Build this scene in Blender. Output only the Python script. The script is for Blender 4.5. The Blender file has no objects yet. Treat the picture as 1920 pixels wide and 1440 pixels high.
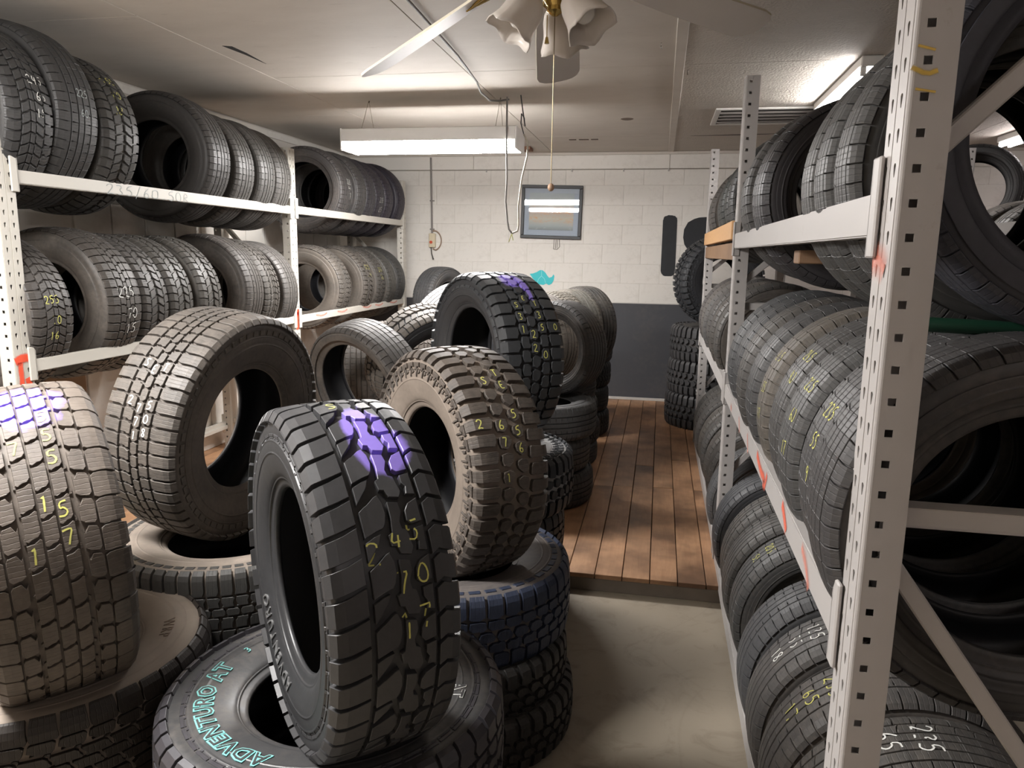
import bpy, bmesh, math, random
import numpy as np
from mathutils import Vector, Matrix, noise
random.seed(7); R_=random.Random(11)
scn=bpy.context.scene; COL=scn.collection
PI=math.pi
# ------------------------------------------------------------------ camera, exposure, world, lights
F=1390.0
d=np.array([280.,-242.,F]); d/=np.linalg.norm(d)
dn=np.array([-123.,7980.,F]); dn-=d*dn.dot(d); dn/=np.linalg.norm(dn)
up=-dn; rt=np.cross(dn,d)
Mw=np.stack([rt,d,up])                 # world = Mw @ (x right, y down, z forward)
xr=Mw@np.array([1,0,0.]); yu=Mw@np.array([0,-1.,0]); zb=Mw@np.array([0,0,-1.])
cam=bpy.data.objects.new('camera',bpy.data.cameras.new('camera'))
COL.objects.link(cam); scn.camera=cam
cam.matrix_world=Matrix(((xr[0],yu[0],zb[0],0),(xr[1],yu[1],zb[1],0),(xr[2],yu[2],zb[2],1.62),(0,0,0,1)))
cam.data.sensor_fit='HORIZONTAL'; cam.data.sensor_width=36; cam.data.lens=36*F/1920
cam.data.clip_start=.02
scn.view_settings.view_transform='Standard'; scn.view_settings.look='None'
scn.view_settings.exposure=0.0; scn.view_settings.gamma=1; scn.view_settings.use_curve_mapping=False
w=bpy.data.worlds.new('world'); scn.world=w; w.use_nodes=True
w.node_tree.nodes['Background'].inputs[0].default_value=(.9,.93,1,1)
w.node_tree.nodes['Background'].inputs[1].default_value=.5
LAMP_WHITE=(1.0,.975,.955)
TUBE_F1=108.; TUBE_F2=135.; TUBE_STRIP=60.; TUBE_FRONT=34.
# ------------------------------------------------------------------ helpers
def link(o,parent=None):
    COL.objects.link(o)
    if parent is not None: o.parent=parent
    return o
def mesh_obj(name,verts,faces,mat=None,parent=None,smooth=None,mats=None,fmat=None):
    me=bpy.data.meshes.new(name); me.from_pydata([tuple(v) for v in verts],[],[tuple(f) for f in faces])
    if mat: me.materials.append(mat)
    if mats:
        for m in mats: me.materials.append(m)
    if fmat is not None: me.polygons.foreach_set('material_index',fmat)
    if smooth is not None:
        me.shade_smooth() if smooth>=180 else (me.shade_smooth(),me.set_sharp_from_angle(angle=math.radians(smooth)))
    me.update()
    return link(bpy.data.objects.new(name,me),parent)
def bm_obj(name,bm,mat,parent=None,smooth=None,mats=None):
    me=bpy.data.meshes.new(name); bm.to_mesh(me); bm.free()
    if mat: me.materials.append(mat)
    if mats:
        for m in mats: me.materials.append(m)
    if smooth is not None:
        me.shade_smooth()
        if smooth<180: me.set_sharp_from_angle(angle=math.radians(smooth))
    return link(bpy.data.objects.new(name,me),parent)
def box(bm,lo,hi,bev=0,mi=0):
    lo=Vector(lo);hi=Vector(hi)
    r=bmesh.ops.create_cube(bm,size=1); vs=r['verts']
    for v in vs: v.co=Vector([(lo[i]+hi[i])/2+v.co[i]*(hi[i]-lo[i]) for i in range(3)])
    fs={f for v in vs for f in v.link_faces}
    for f in fs: f.material_index=mi
    if bev>0:
        es=list({e for v in vs for e in v.link_edges})
        bmesh.ops.bevel(bm,geom=es,offset=bev,segments=1,affect='EDGES')
def obar(bm,p,q,wd,th,upv=(0,0,1),bev=0):
    p=Vector(p);q=Vector(q);a=(q-p);L=a.length;a.normalize()
    u=Vector(upv); s=a.cross(u).normalized(); u=s.cross(a)
    r=bmesh.ops.create_cube(bm,size=1)['verts']
    for v in r: v.co=(p+q)/2+a*v.co.x*L+s*v.co.y*wd+u*v.co.z*th
    if bev: bmesh.ops.bevel(bm,geom=list({e for v in r for e in v.link_edges}),offset=bev,segments=1,affect='EDGES')
def tube(bm,pts,r,n=8,cap=True):
    pts=[Vector(p) for p in pts]; rings=[]; prev=None
    for i,p in enumerate(pts):
        t=(pts[min(i+1,len(pts)-1)]-pts[max(i-1,0)]).normalized()
        if prev is None:
            h=Vector((0,0,1)) if abs(t.z)<.9 else Vector((1,0,0)); u=t.cross(h).normalized()
        else: u=(prev-t*prev.dot(t)).normalized()
        prev=u; v=t.cross(u); rr=r[i] if isinstance(r,(list,tuple)) else r
        rings.append([bm.verts.new(p+rr*(math.cos(2*PI*k/n)*u+math.sin(2*PI*k/n)*v)) for k in range(n)])
    for a,b in zip(rings,rings[1:]):
        for k in range(n): bm.faces.new((a[k],a[(k+1)%n],b[(k+1)%n],b[k]))
    if cap: bm.faces.new(rings[0][::-1]); bm.faces.new(rings[-1])
def lathe(bm,prof,n=32,mat=None,closed=False):
    rings=[[bm.verts.new(((r*math.cos(2*PI*k/n)),(r*math.sin(2*PI*k/n)),z)) for k in range(n)] for r,z in prof]
    m=len(rings)
    for i in range(m if closed else m-1):
        a=rings[i];b=rings[(i+1)%m]
        for k in range(n): bm.faces.new((a[k],a[(k+1)%n],b[(k+1)%n],b[k]))
def tag(o,label=None,cat=None,group=None,kind=None):
    if label: o['label']=label
    if cat: o['category']=cat
    if group: o['group']=group
    if kind: o['kind']=kind
    return o
def empty(name,loc=(0,0,0)):
    o=bpy.data.objects.new(name,None); o.location=loc; o.empty_display_size=.1; return link(o)
# ------------------------------------------------------------------ materials
class NT:
    def __init__(s,name):
        s.m=bpy.data.materials.new(name); s.m.use_nodes=True; s.t=s.m.node_tree
        s.b=s.t.nodes['Principled BSDF']; s.out=s.t.nodes['Material Output']
    def n(s,ty,**kw):
        nd=s.t.nodes.new(ty)
        for k,v in kw.items():
            if k in nd.inputs.keys() if isinstance(k,str) else False: nd.inputs[k].default_value=v
            else: setattr(nd,k,v)
        return nd
    def l(s,a,b): s.t.links.new(a,b)
    def mix(s,fac,a,b,mode='MIX'):
        nd=s.t.nodes.new('ShaderNodeMix'); nd.data_type='RGBA'; nd.blend_type=mode
        for i,v in ((0,fac),(6,a),(7,b)):
            if isinstance(v,(int,float)): nd.inputs[i].default_value=v
            elif isinstance(v,(tuple,list)): nd.inputs[i].default_value=(*v[:3],1)
            else: s.l(v,nd.inputs[i])
        return nd.outputs[2]
    def noise(s,scale,detail=3,vec=None,rough=.55,dist=0):
        nd=s.t.nodes.new('ShaderNodeTexNoise'); nd.inputs['Scale'].default_value=scale
        nd.inputs['Detail'].default_value=detail; nd.inputs['Roughness'].default_value=rough; nd.inputs['Distortion'].default_value=dist
        if vec is not None: s.l(vec,nd.inputs['Vector'])
        return nd.outputs['Fac']
    def ramp(s,fac,stops):
        nd=s.t.nodes.new('ShaderNodeValToRGB'); s.l(fac,nd.inputs[0]); cr=nd.color_ramp
        while len(cr.elements)<len(stops): cr.elements.new(.5)
        for e,(p,c) in zip(cr.elements,stops):
            e.position=p; e.color=(*c,1) if isinstance(c,tuple) else (c,c,c,1)
        return nd.outputs[0]
    def math(s,op,a,b=None,c=None):
        nd=s.t.nodes.new('ShaderNodeMath'); nd.operation=op
        for i,v in enumerate((a,b,c)):
            if v is None: continue
            if isinstance(v,(int,float)): nd.inputs[i].default_value=v
            else: s.l(v,nd.inputs[i])
        return nd.outputs[0]
    def bump(s,h,strength=.3,dist=.01,normal=None):
        nd=s.t.nodes.new('ShaderNodeBump'); nd.inputs['Strength'].default_value=strength; nd.inputs['Distance'].default_value=dist
        s.l(h,nd.inputs['Height'])
        if normal is not None: s.l(normal,nd.inputs['Normal'])
        return nd.outputs[0]
    def coord(s,which='Object'): return s.t.nodes.new('ShaderNodeTexCoord').outputs[which]
    def vmap(s,vec,scale=(1,1,1),loc=(0,0,0)):
        nd=s.t.nodes.new('ShaderNodeMapping'); s.l(vec,nd.inputs[0]); nd.inputs['Scale'].default_value=scale; nd.inputs['Location'].default_value=loc
        return nd.outputs[0]
def simple(name,col,rough=.5,metal=0,bumpscale=None,bs=.1,var=.0,spec=None):
    t=NT(name); t.b.inputs['Roughness'].default_value=rough; t.b.inputs['Metallic'].default_value=metal
    co=t.coord()
    n=t.noise(9,4,co)
    c=t.mix(n,tuple(x*(1-var) for x in col),tuple(min(1,x*(1+var)) for x in col)); t.l(c,t.b.inputs['Base Color'])
    if bumpscale: t.l(t.bump(t.noise(bumpscale,4,co),bs,.004),t.b.inputs['Normal'])
    return t.m
def emis(name,col,s):
    t=NT(name); t.b.inputs['Base Color'].default_value=(.8,.8,.8,1)
    t.b.inputs['Emission Color'].default_value=(*col,1); t.b.inputs['Emission Strength'].default_value=s
    return t.m
# rubber: Object Info colour = rubber tint, alpha = how much road dust
def rubber(name,tread=False,paint=None,gloss=.0):
    t=NT(name); oi=t.t.nodes.new('ShaderNodeObjectInfo'); co=t.coord('Object')
    vec=t.t.nodes.new('ShaderNodeVectorMath'); vec.operation='ADD'; t.l(co,vec.inputs[0])
    vs=t.t.nodes.new('ShaderNodeVectorMath'); vs.operation='SCALE'; vs.inputs[0].default_value=(17,9,13); t.l(oi.outputs['Random'],vs.inputs['Scale']); t.l(vs.outputs[0],vec.inputs[1])
    v=vec.outputs[0]
    n1=t.noise(7,5,v,.65); n2=t.noise(60,4,v,.6); n3=t.noise(2.2,3,v)
    sm=t.math('ADD',t.math('MULTIPLY',n1,.5),t.math('ADD',t.math('MULTIPLY',n2,.28),t.math('MULTIPLY',n3,.22)))
    du=t.math('SUBTRACT',t.math('MULTIPLY',oi.outputs['Alpha'],1.7),t.math('SUBTRACT',1.22,t.math('MULTIPLY',sm,1.45)))
    du=t.math('MINIMUM',t.math('MAXIMUM',du,0),1)
    base=t.mix(n2,(.58,.59,.61),(.98,.985,1.0)); base=t.mix(1,oi.outputs['Color'],base,'MULTIPLY')
    dust=t.mix(n1,(.19,.155,.125),(.30,.25,.205))
    c=t.mix(t.math('MULTIPLY',du,.9),base,dust)
    rough=t.math('ADD',.5-gloss,t.math('MULTIPLY',du,.35))
    if paint:
        uv=t.coord('UV'); sep=t.t.nodes.new('ShaderNodeSeparateXYZ'); t.l(uv,sep.inputs[0])
        mask=None
        for (s0,a0,rs,ra) in paint:
            ds=t.math('DIVIDE',t.math('SUBTRACT',sep.outputs[0],s0),rs); da=t.math('DIVIDE',t.math('SUBTRACT',sep.outputs[1],a0),ra)
            rr=t.math('SQRT',t.math('ADD',t.math('MULTIPLY',ds,ds),t.math('MULTIPLY',da,da)))
            mk=t.math('SUBTRACT',1.35,t.math('ADD',rr,t.math('MULTIPLY',t.noise(14,3,v),.7)))
            mk=t.math('MINIMUM',t.math('MAXIMUM',t.math('MULTIPLY',mk,5),0),1)
            mask=mk if mask is None else t.math('MAXIMUM',mask,mk)
        geo=t.t.nodes.new('ShaderNodeNewGeometry')
        mask=t.math('MULTIPLY',mask,t.math('ADD',.86,t.math('MULTIPLY',n2,.2)))
        c=t.mix(mask,c,(.25,.18,.60))
    t.l(c,t.b.inputs['Base Color']); t.l(rough,t.b.inputs['Roughness'])
    t.b.inputs['Specular IOR Level'].default_value=.45
    h=t.bump(n2,.25,.0015)
    if tread:
        uv=t.coord('UV'); mp=t.vmap(uv,(1,1,1))
        wv=t.t.nodes.new('ShaderNodeTexWave'); wv.wave_type='BANDS'; wv.bands_direction='X'; wv.inputs['Scale'].default_value=26; wv.inputs['Distortion'].default_value=1.1
        wv.inputs['Detail'].default_value=0; wv.inputs['Detail Scale'].default_value=4
        sc=t.vmap(uv,(1,1.0,1)); t.l(sc,wv.inputs['Vector'])
        sp=t.math('MINIMUM',t.math('MULTIPLY',wv.outputs['Fac'],9),1)
        h=t.bump(sp,.35,.0016,h)
    t.l(h,t.b.inputs['Normal'])
    return t.m
M_RUB=rubber('rubber_sidewall'); M_TREAD=rubber('rubber_tread',True)
M_RUBN=rubber('rubber_new_sidewall',gloss=.12); M_TREADN=rubber('rubber_new_tread',gloss=.1)
M_LINER_SHADED=simple('inner_liner_shaded',(.012,.012,.014),.55,var=.2)  # liner near-black: the shade inside the tire holes is put into its colour
def steel(name,col,rust=.3):
    t=NT(name); co=t.coord('Object'); n=t.noise(5,5,co,.6); n2=t.noise(38,5,co,.7); n3=t.noise(1.3,3,co)
    c=t.mix(n3,tuple(x*.93 for x in col),tuple(min(1,x*1.05) for x in col))
    m=t.ramp(t.math('ADD',t.math('MULTIPLY',n,.55),t.math('MULTIPLY',n2,.45)),[(.60,0.),(.72,1.)])
    c=t.mix(t.math('MULTIPLY',m,rust),c,(.22,.15,.10)); t.l(c,t.b.inputs['Base Color'])
    t.b.inputs['Roughness'].default_value=.48
    t.l(t.bump(n2,.08,.002),t.b.inputs['Normal']); return t.m
M_STEEL=steel('rack_cream_paint',(.60,.57,.51)); M_STEELG=steel('rack_grey_paint',(.48,.455,.44),.45)
M_CHALKW=simple('chalk_white',(.80,.80,.76),.8,var=.1); M_CHALKY=simple('chalk_yellow',(.62,.60,.16),.8,var=.15)
M_CHALKB=simple('marker_blue',(.36,.40,.40),.8)
def sprayred(name,col,dens):
    t=NT(name); co=t.coord('Object'); n=t.noise(30,4,co,.7)
    uv=t.coord('UV'); sep=t.t.nodes.new('ShaderNodeSeparateXYZ'); t.l(uv,sep.inputs[0])
    e=t.math('SUBTRACT',1,t.math('ABSOLUTE',sep.outputs[1]))
    a=t.math('MINIMUM',t.math('MAXIMUM',t.math('MULTIPLY',t.math('SUBTRACT',t.math('ADD',e,t.math('MULTIPLY',n,.5)),.38),dens),0),.92)
    t.b.inputs['Base Color'].default_value=(*col,1); t.b.inputs['Roughness'].default_value=.6; t.l(a,t.b.inputs['Alpha'])
    return t.m
M_RED=sprayred('spray_red',(.85,.09,.035),2.4); M_REDF=sprayred('spray_red_faint',(.82,.24,.16),.65); M_REDM=sprayred('spray_red_mid',(.84,.16,.09),1.2)
# ------------------------------------------------------------------ stroke font
G={'0':[[(0,.5),(.1,1.2),(.5,1.5),(.9,1.2),(1,.6),(.8,.1),(.4,0),(.05,.3),(0,.5)]],
'1':[[(.3,1.2),(.55,1.5),(.5,0)]],'2':[[(0,1.2),(.3,1.5),(.8,1.4),(.85,1.0),(.4,.4),(0,.05),(.5,.1),(1,0)]],
'3':[[(.05,1.35),(.5,1.5),(.9,1.2),(.4,.8),(.9,.5),(.7,.05),(.1,.1)]],'4':[[(.3,1.5),(.05,.7),(.95,.75)],[(.75,1.3),(.65,0)]],
'5':[[(.95,1.5),(.25,1.45),(.15,.85),(.6,.95),(.95,.5),(.6,.05),(.05,.1)]],'6':[[(.7,1.5),(.2,1.0),(.05,.4),(.4,0),(.85,.2),(.8,.65),(.3,.7),(.1,.45)]],
'7':[[(0,1.4),(.5,1.45),(.95,1.45),(.6,.7),(.45,0)]],'8':[[(.5,.8),(.1,1.1),(.4,1.5),(.85,1.2),(.5,.8),(.1,.4),(.4,0),(.9,.3),(.5,.8)]],
'9':[[(.85,1.1),(.4,.8),(.1,1.1),(.4,1.5),(.85,1.3),(.8,.6),(.6,0)]],
'S':[[(.9,1.35),(.5,1.5),(.1,1.2),(.5,.8),(.9,.4),(.5,.02),(.05,.15)]],'E':[[(.9,1.5),(.15,1.45),(.1,.05),(.9,.05)],[(.1,.78),(.7,.8)]],
'T':[[(0,1.45),(1,1.5)],[(.5,1.48),(.5,0)]],'R':[[(.1,0),(.1,1.45),(.7,1.4),(.75,.9),(.1,.75),(.85,0)]],'/':[[(.05,-.2),(.9,1.7)]],'.':[[(.4,0),(.5,.1)]],
'A':[[(0,0),(.5,1.5),(1,0)],[(.2,.6),(.8,.6)]],'v':[[(.1,1.3),(.5,0),(.95,1.4)]],'-':[[(.1,.8),(.9,.8)]]}
def strokes(text,x,y,h,jit=0,rnd=R_,adv=1.35):
    """polylines in (x right, y up); cell height h"""
    out=[];k=h/1.5;cx=x
    for ch in text:
        if ch!=' ':
            for pl in G[ch]: out.append([(cx+(px+rnd.uniform(-jit,jit))*k*.8,y+(py+rnd.uniform(-jit,jit))*k) for px,py in pl])
        cx+=k*.8*adv
    return out
def resample(pl,step):
    out=[pl[0]]
    # smooth with one chaikin pass
    q=[pl[0]]
    for a,b in zip(pl,pl[1:]): q+=[(a[0]*.75+b[0]*.25,a[1]*.75+b[1]*.25),(a[0]*.25+b[0]*.75,a[1]*.25+b[1]*.75)]
    q.append(pl[-1])
    out=[q[0]]
    for a,b in zip(q,q[1:]):
        L=math.hypot(b[0]-a[0],b[1]-a[1]); n=max(1,int(L/step))
        out+=[(a[0]+(b[0]-a[0])*i/n,a[1]+(b[1]-a[1])*i/n) for i in range(1,n+1)]
    return out
# ------------------------------------------------------------------ tire geometry
class Prof:
    """half cross-section by arc length from crown centre"""
    def __init__(s,R,W,Rb,depth,crown=.006,tw=.40,ring=True):
        s.R=R;s.W=W;s.Rb=Rb;s.depth=depth;R0=R-depth;h=W/2;T=W*tw;s.T=T;hm=(R+Rb)/2
        P=[(0,R0),(.5*T,R0-crown*.25),(.85*T,R0-crown*.8),(T,R0-crown*1.4),(T+(h-T)*.45,R0-crown*1.4-.009),(T+(h-T)*.8,R0-.034),(h*.97,R0-.055),(h,hm+.012),(h*.985,hm-.02),(h*.90,Rb+.035),(h*.82,Rb+.018),(h*.79,Rb+.006),(h*.76,Rb)]
        pts=[Vector((a,r)) for a,r in P]; out=[]
        for i in range(len(pts)-1):
            p0=pts[max(i-1,0)];p1=pts[i];p2=pts[i+1];p3=pts[min(i+2,len(pts)-1)]
            if i==0: p0=Vector((-p2.x,p2.y))
            for k in range(6):
                t=k/6; out.append(.5*((2*p1)+(-p0+p2)*t+(2*p0-5*p1+4*p2-p3)*t*t+(-p0+3*p1-3*p2+p3)*t**3))
        out.append(pts[-1])
        s.P=np.array([(v.x,v.y) for v in out]); dd=np.diff(s.P,axis=0); s.s=np.concatenate([[0],np.cumsum(np.hypot(dd[:,0],dd[:,1]))])
        tg=np.gradient(s.P,axis=0); s.N=np.stack([-tg[:,1],tg[:,0]],1); s.N/=np.linalg.norm(s.N,axis=1)[:,None]; s.L=s.s[-1]
    def at(s,a,h=0.):
        a=np.asarray(a,float); sg=np.where(a<0,-1,1); q=np.abs(a)
        x=np.interp(q,s.s,s.P[:,0]);r=np.interp(q,s.s,s.P[:,1]);nx=np.interp(q,s.s,s.N[:,0]);nr=np.interp(q,s.s,s.N[:,1])
        l=np.hypot(nx,nr); nx/=l;nr/=l
        return sg*(x+nx*h), r+nr*h
    def arc_of_radius(s,r):   # on sidewall
        i=np.argmax(s.P[:,1]<r); return s.s[i]
def to3(pf,phi,a,h):
    x,r=pf.at(a,h); return np.stack([r*np.cos(phi),r*np.sin(phi),x],-1)
def carcass(pf,n=96,rings=True):
    prof=[]
    for q in pf.s:
        x,r=pf.at(q,0); 
        prof.append((float(r),float(x)))
    if rings:
        pr=[]; sarr=list(pf.s); ridges=[pf.T*1.27+.030,pf.T*1.27+.058,pf.L-.024]
        marks=sorted([(q,0.) for q in sarr]+[(r0+d,h) for r0 in ridges for d,h in((-.0025,0),(-.0012,.0016),(.0012,.0016),(.0025,0))])
        ex=[r0 for r0 in ridges]
        for q,h_ in marks:
            if h_==0. and q in sarr and any(abs(q-r0)<.0026 for r0 in ex): continue
            x,r=pf.at(q,h_); pr.append((float(r),float(x)))
        prof=pr
    R0=pf.R-pf.depth;h=pf.W/2;Rb=pf.Rb
    inner=[(Rb-.002,h*.70),(Rb+.006,h*.66),(Rb+.022,h*.70),((Rb+R0)/2,h*.90),(R0-.045,h*.84),(R0-.022,h*.62),(R0-.015,h*.3),(R0-.014,0)]
    half=prof+inner
    full=[(r,x) for r,x in half]+[(r,-x) for r,x in half[::-1][1:-1]]
    m=len(full); A=np.array(full); ph=np.arange(n)*2*PI/n
    V=np.stack([A[:,0][:,None]*np.cos(ph),A[:,0][:,None]*np.sin(ph),np.repeat(A[:,1][:,None],n,1)],-1).reshape(-1,3)
    i=np.arange(m);k=np.arange(n); I,K=np.meshgrid(i,k,indexing='ij'); I2=(I+1)%m;K2=(K+1)%n
    Fc=np.stack([I*n+K,I2*n+K,I2*n+K2,I*n+K2],-1).reshape(-1,4)[:, ::-1]
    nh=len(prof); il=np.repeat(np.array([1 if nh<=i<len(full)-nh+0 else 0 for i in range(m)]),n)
    return V,Fc,il
def clip(poly,ax,val,keep_less):
    out=[]
    for i in range(len(poly)):
        p=poly[i];q=poly[(i+1)%len(poly)]
        ip=(p[ax]<=val)==keep_less or p[ax]==val; iq=(q[ax]<=val)==keep_less or q[ax]==val
        if ip: out.append(p)
        if ip!=iq:
            t=(val-p[ax])/(q[ax]-p[ax]); out.append((p[0]+(q[0]-p[0])*t,p[1]+(q[1]-p[1])*t))
    return out
def inset(poly,b):
    n=len(poly);out=[]
    for i in range(n):
        p0=Vector(poly[i-1]);p=Vector(poly[i]);p2=Vector(poly[(i+1)%n])
        e1=(p-p0);e2=(p2-p)
        if e1.length<1e-7 or e2.length<1e-7: out.append(tuple(p));continue
        e1.normalize();e2.normalize(); n1=Vector((-e1.y,e1.x));n2=Vector((-e2.y,e2.x)); m=n1+n2
        if m.length<1e-4: out.append(tuple(p+n1*b));continue
        m.normalize(); k=b/max(.5,m.dot(n1)); out.append((p.x+m.x*k,p.y+m.y*k))
    return out
def area(p): return .5*sum(p[i][0]*p[(i+1)%len(p)][1]-p[(i+1)%len(p)][0]*p[i][1] for i in range(len(p)))
def pitch_geo(pf,polys,dens=1.0,bev=.0009):
    """polys: list of (list[(s,a)] metres, height). returns verts (phi,a,h), faces"""
    V=[];Fs=[]
    st=sorted({round(x*sg,5) for x in [0,.035,.065,.085,.10,.113,.125,.137,.15,.165,.18] for sg in(1,-1)}) if dens>=1 else sorted({round(x*sg,5) for x in [0,.06,.085,.105,.125] for sg in(1,-1)})
    def add(p,h): V.append((p[0]/pf.R,p[1],h)); return len(V)-1
    for poly,h in polys:
        if area(poly)<0: poly=poly[::-1]
        # subdivide edges at stations
        q=[]
        for i in range(len(poly)):
            a=poly[i];b=poly[(i+1)%len(poly)]; q.append(a)
            cs=[s for s in st if min(a[1],b[1])+.002<s<max(a[1],b[1])-.002]
            cs=sorted(cs,key=lambda s:abs(s-a[1]))
            q+=[(a[0]+(b[0]-a[0])*(s-a[1])/(b[1]-a[1]),s) for s in cs]
        ins=inset(q,bev)
        base=[add(p,-.001) for p in q]; o=[add(p,h-bev) for p in q]; tp=[add(p,h) for p in ins]; n=len(q)
        for i in range(n):
            j=(i+1)%n; Fs.append((base[i],base[j],o[j],o[i])); Fs.append((o[i],o[j],tp[j],tp[i]))
        lo=min(p[1] for p in ins);hi=max(p[1] for p in ins)
        cuts=[lo-1]+[s for s in st if lo+.002<s<hi-.002]+[hi+1]
        if len(cuts)==2: Fs.append(tuple(tp))
        else:
            for c0,c1 in zip(cuts,cuts[1:]):
                pp=clip(clip(ins,1,c1,True),1,c0,False)
                # drop duplicates
                r=[]
                for p in pp:
                    if not r or math.hypot(p[0]-r[-1][0],p[1]-r[-1][1])>1e-5: r.append(p)
                if len(r)>2 and math.hypot(r[0][0]-r[-1][0],r[0][1]-r[-1][1])<1e-5: r.pop()
                if len(r)>2: Fs.append(tuple(add(p,h) for p in r))
    return V,Fs
class Tire:
    """shared meshes of one tire model"""
    def __init__(s,name,R,W,Rb,pat,N,depth=.011,nseg=96,dens=1.0,crown=.006,tw=.40,extra=None,mats=None,phase=0,gap=0):
        s.pf=Prof(R,W,Rb,depth,crown,tw); s.N=N; s.R=R; s.W=W; s.mats=mats or (M_RUB,M_TREAD)
        V,Fc,il=carcass(s.pf,nseg,dens>=1)
        me=bpy.data.meshes.new('tire'); me.from_pydata(V.tolist(),[],Fc.tolist()); me.shade_smooth(); me.materials.append(s.mats[0]); me.materials.append(M_LINER_SHADED); me.polygons.foreach_set('material_index',il.astype(np.int32)); me.update(); s.me=me
        p=2*PI*R/N; s.p=p; T=s.pf.T
        s.polys=[([(u*p,t*T) for u,t in pl[0]],pl[1]*depth) for pl in pat]
        if gap: s.polys=[(inset(pl if area(pl)>0 else pl[::-1],gap),h) for pl,h in s.polys]
        if extra: s.polys+=[([(u*p,a) for u,a in pl[0]],pl[1]) for pl in extra(s.pf)]
        v,f=pitch_geo(s.pf,s.polys,dens)
        v=np.array(v); m=len(v); ph=(np.arange(N)*2*PI/N)[:,None]+v[:,0][None]
        A=np.broadcast_to(v[:,1][None],ph.shape);H=np.broadcast_to(v[:,2][None],ph.shape)
        P3=to3(s.pf,ph,A,H).reshape(-1,3)
        lens=[len(x) for x in f]; flat=np.concatenate([np.array(x) for x in f])
        allf=(flat[None]+(np.arange(N)*m)[:,None]).reshape(-1); alll=np.tile(lens,N)
        mt=bpy.data.meshes.new('tread'); mt.vertices.add(len(P3)); mt.vertices.foreach_set('co',P3.ravel())
        mt.loops.add(len(allf)); mt.loops.foreach_set('vertex_index',allf.astype(np.int32))
        mt.polygons.add(len(alll)); starts=np.concatenate([[0],np.cumsum(alll)[:-1]]); mt.polygons.foreach_set('loop_start',starts.astype(np.int32)); mt.polygons.foreach_set('loop_total',alll.astype(np.int32))
        mt.update(calc_edges=True)
        uv=mt.uv_layers.new(name='uv'); sa=np.stack([(ph*R).ravel(),A.ravel()],1)[allf]; uv.data.foreach_set('uv',sa.astype(np.float32).ravel())
        mt.materials.append(s.mats[1]); mt.validate()
        mt.shade_smooth(); mt.set_sharp_from_angle(angle=math.radians(28)); s.mt=mt
        s.blk=[[pl for pl,h in s.polys if h>.4*depth]]
    def on_block(s,ss,a):
        u=ss%s.p
        for pl,h in s.polys:
            if h<.4*s.pf.depth: continue
            for off in (-2*s.p,-s.p,0,s.p,2*s.p):
                x=u+off;ins=False;n=len(pl)
                if not(min(q[1] for q in pl)<=a<=max(q[1] for q in pl)): continue
                for i in range(n):
                    x1,y1=pl[i];x2,y2=pl[(i+1)%n]
                    if (y1>a)!=(y2>a) and x<(x2-x1)*(a-y1)/(y2-y1)+x1: ins=not ins
                if ins: return h
        return 0
def frame(axis,top=None):
    a=Vector(axis).normalized()
    t=Vector(top) if top else (Vector((0,0,1)) if abs(a.z)<.9 else Vector((0,-1,0)))
    x=(t-a*t.dot(a)).normalized(); y=a.cross(x)
    return Matrix((x,y,a)).transposed()
NT_=[0]
def put(T,c,axis,label,cat='tire',group=None,col=(.055,.053,.052),dust=.35,scale=1.,spin=None,tcol=None,tdust=None,wscale=None,mats=None,top=None,name='tire'):
    o=bpy.data.objects.new(name,T.me); M=frame(axis,top).to_4x4()
    if spin is not None: M=M@Matrix.Rotation(spin,4,'Z')
    ws=wscale or scale
    M=Matrix.Translation(c)@M@Matrix.Diagonal((scale,scale,ws,1)); o.matrix_world=M
    o.color=(*col,dust); link(o); tag(o,label,cat,group)
    t=bpy.data.objects.new('tread',T.mt); t.color=(*(tcol or col),dust*.75 if tdust is None else tdust); link(t,o)
    if mats: 
        for ob,m in ((o,mats[0]),(t,mats[1])):
            ob.material_slots[0].link='OBJECT'; ob.material_slots[0].material=m
    o['_T']=0; del o['_T']
    return o
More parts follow.
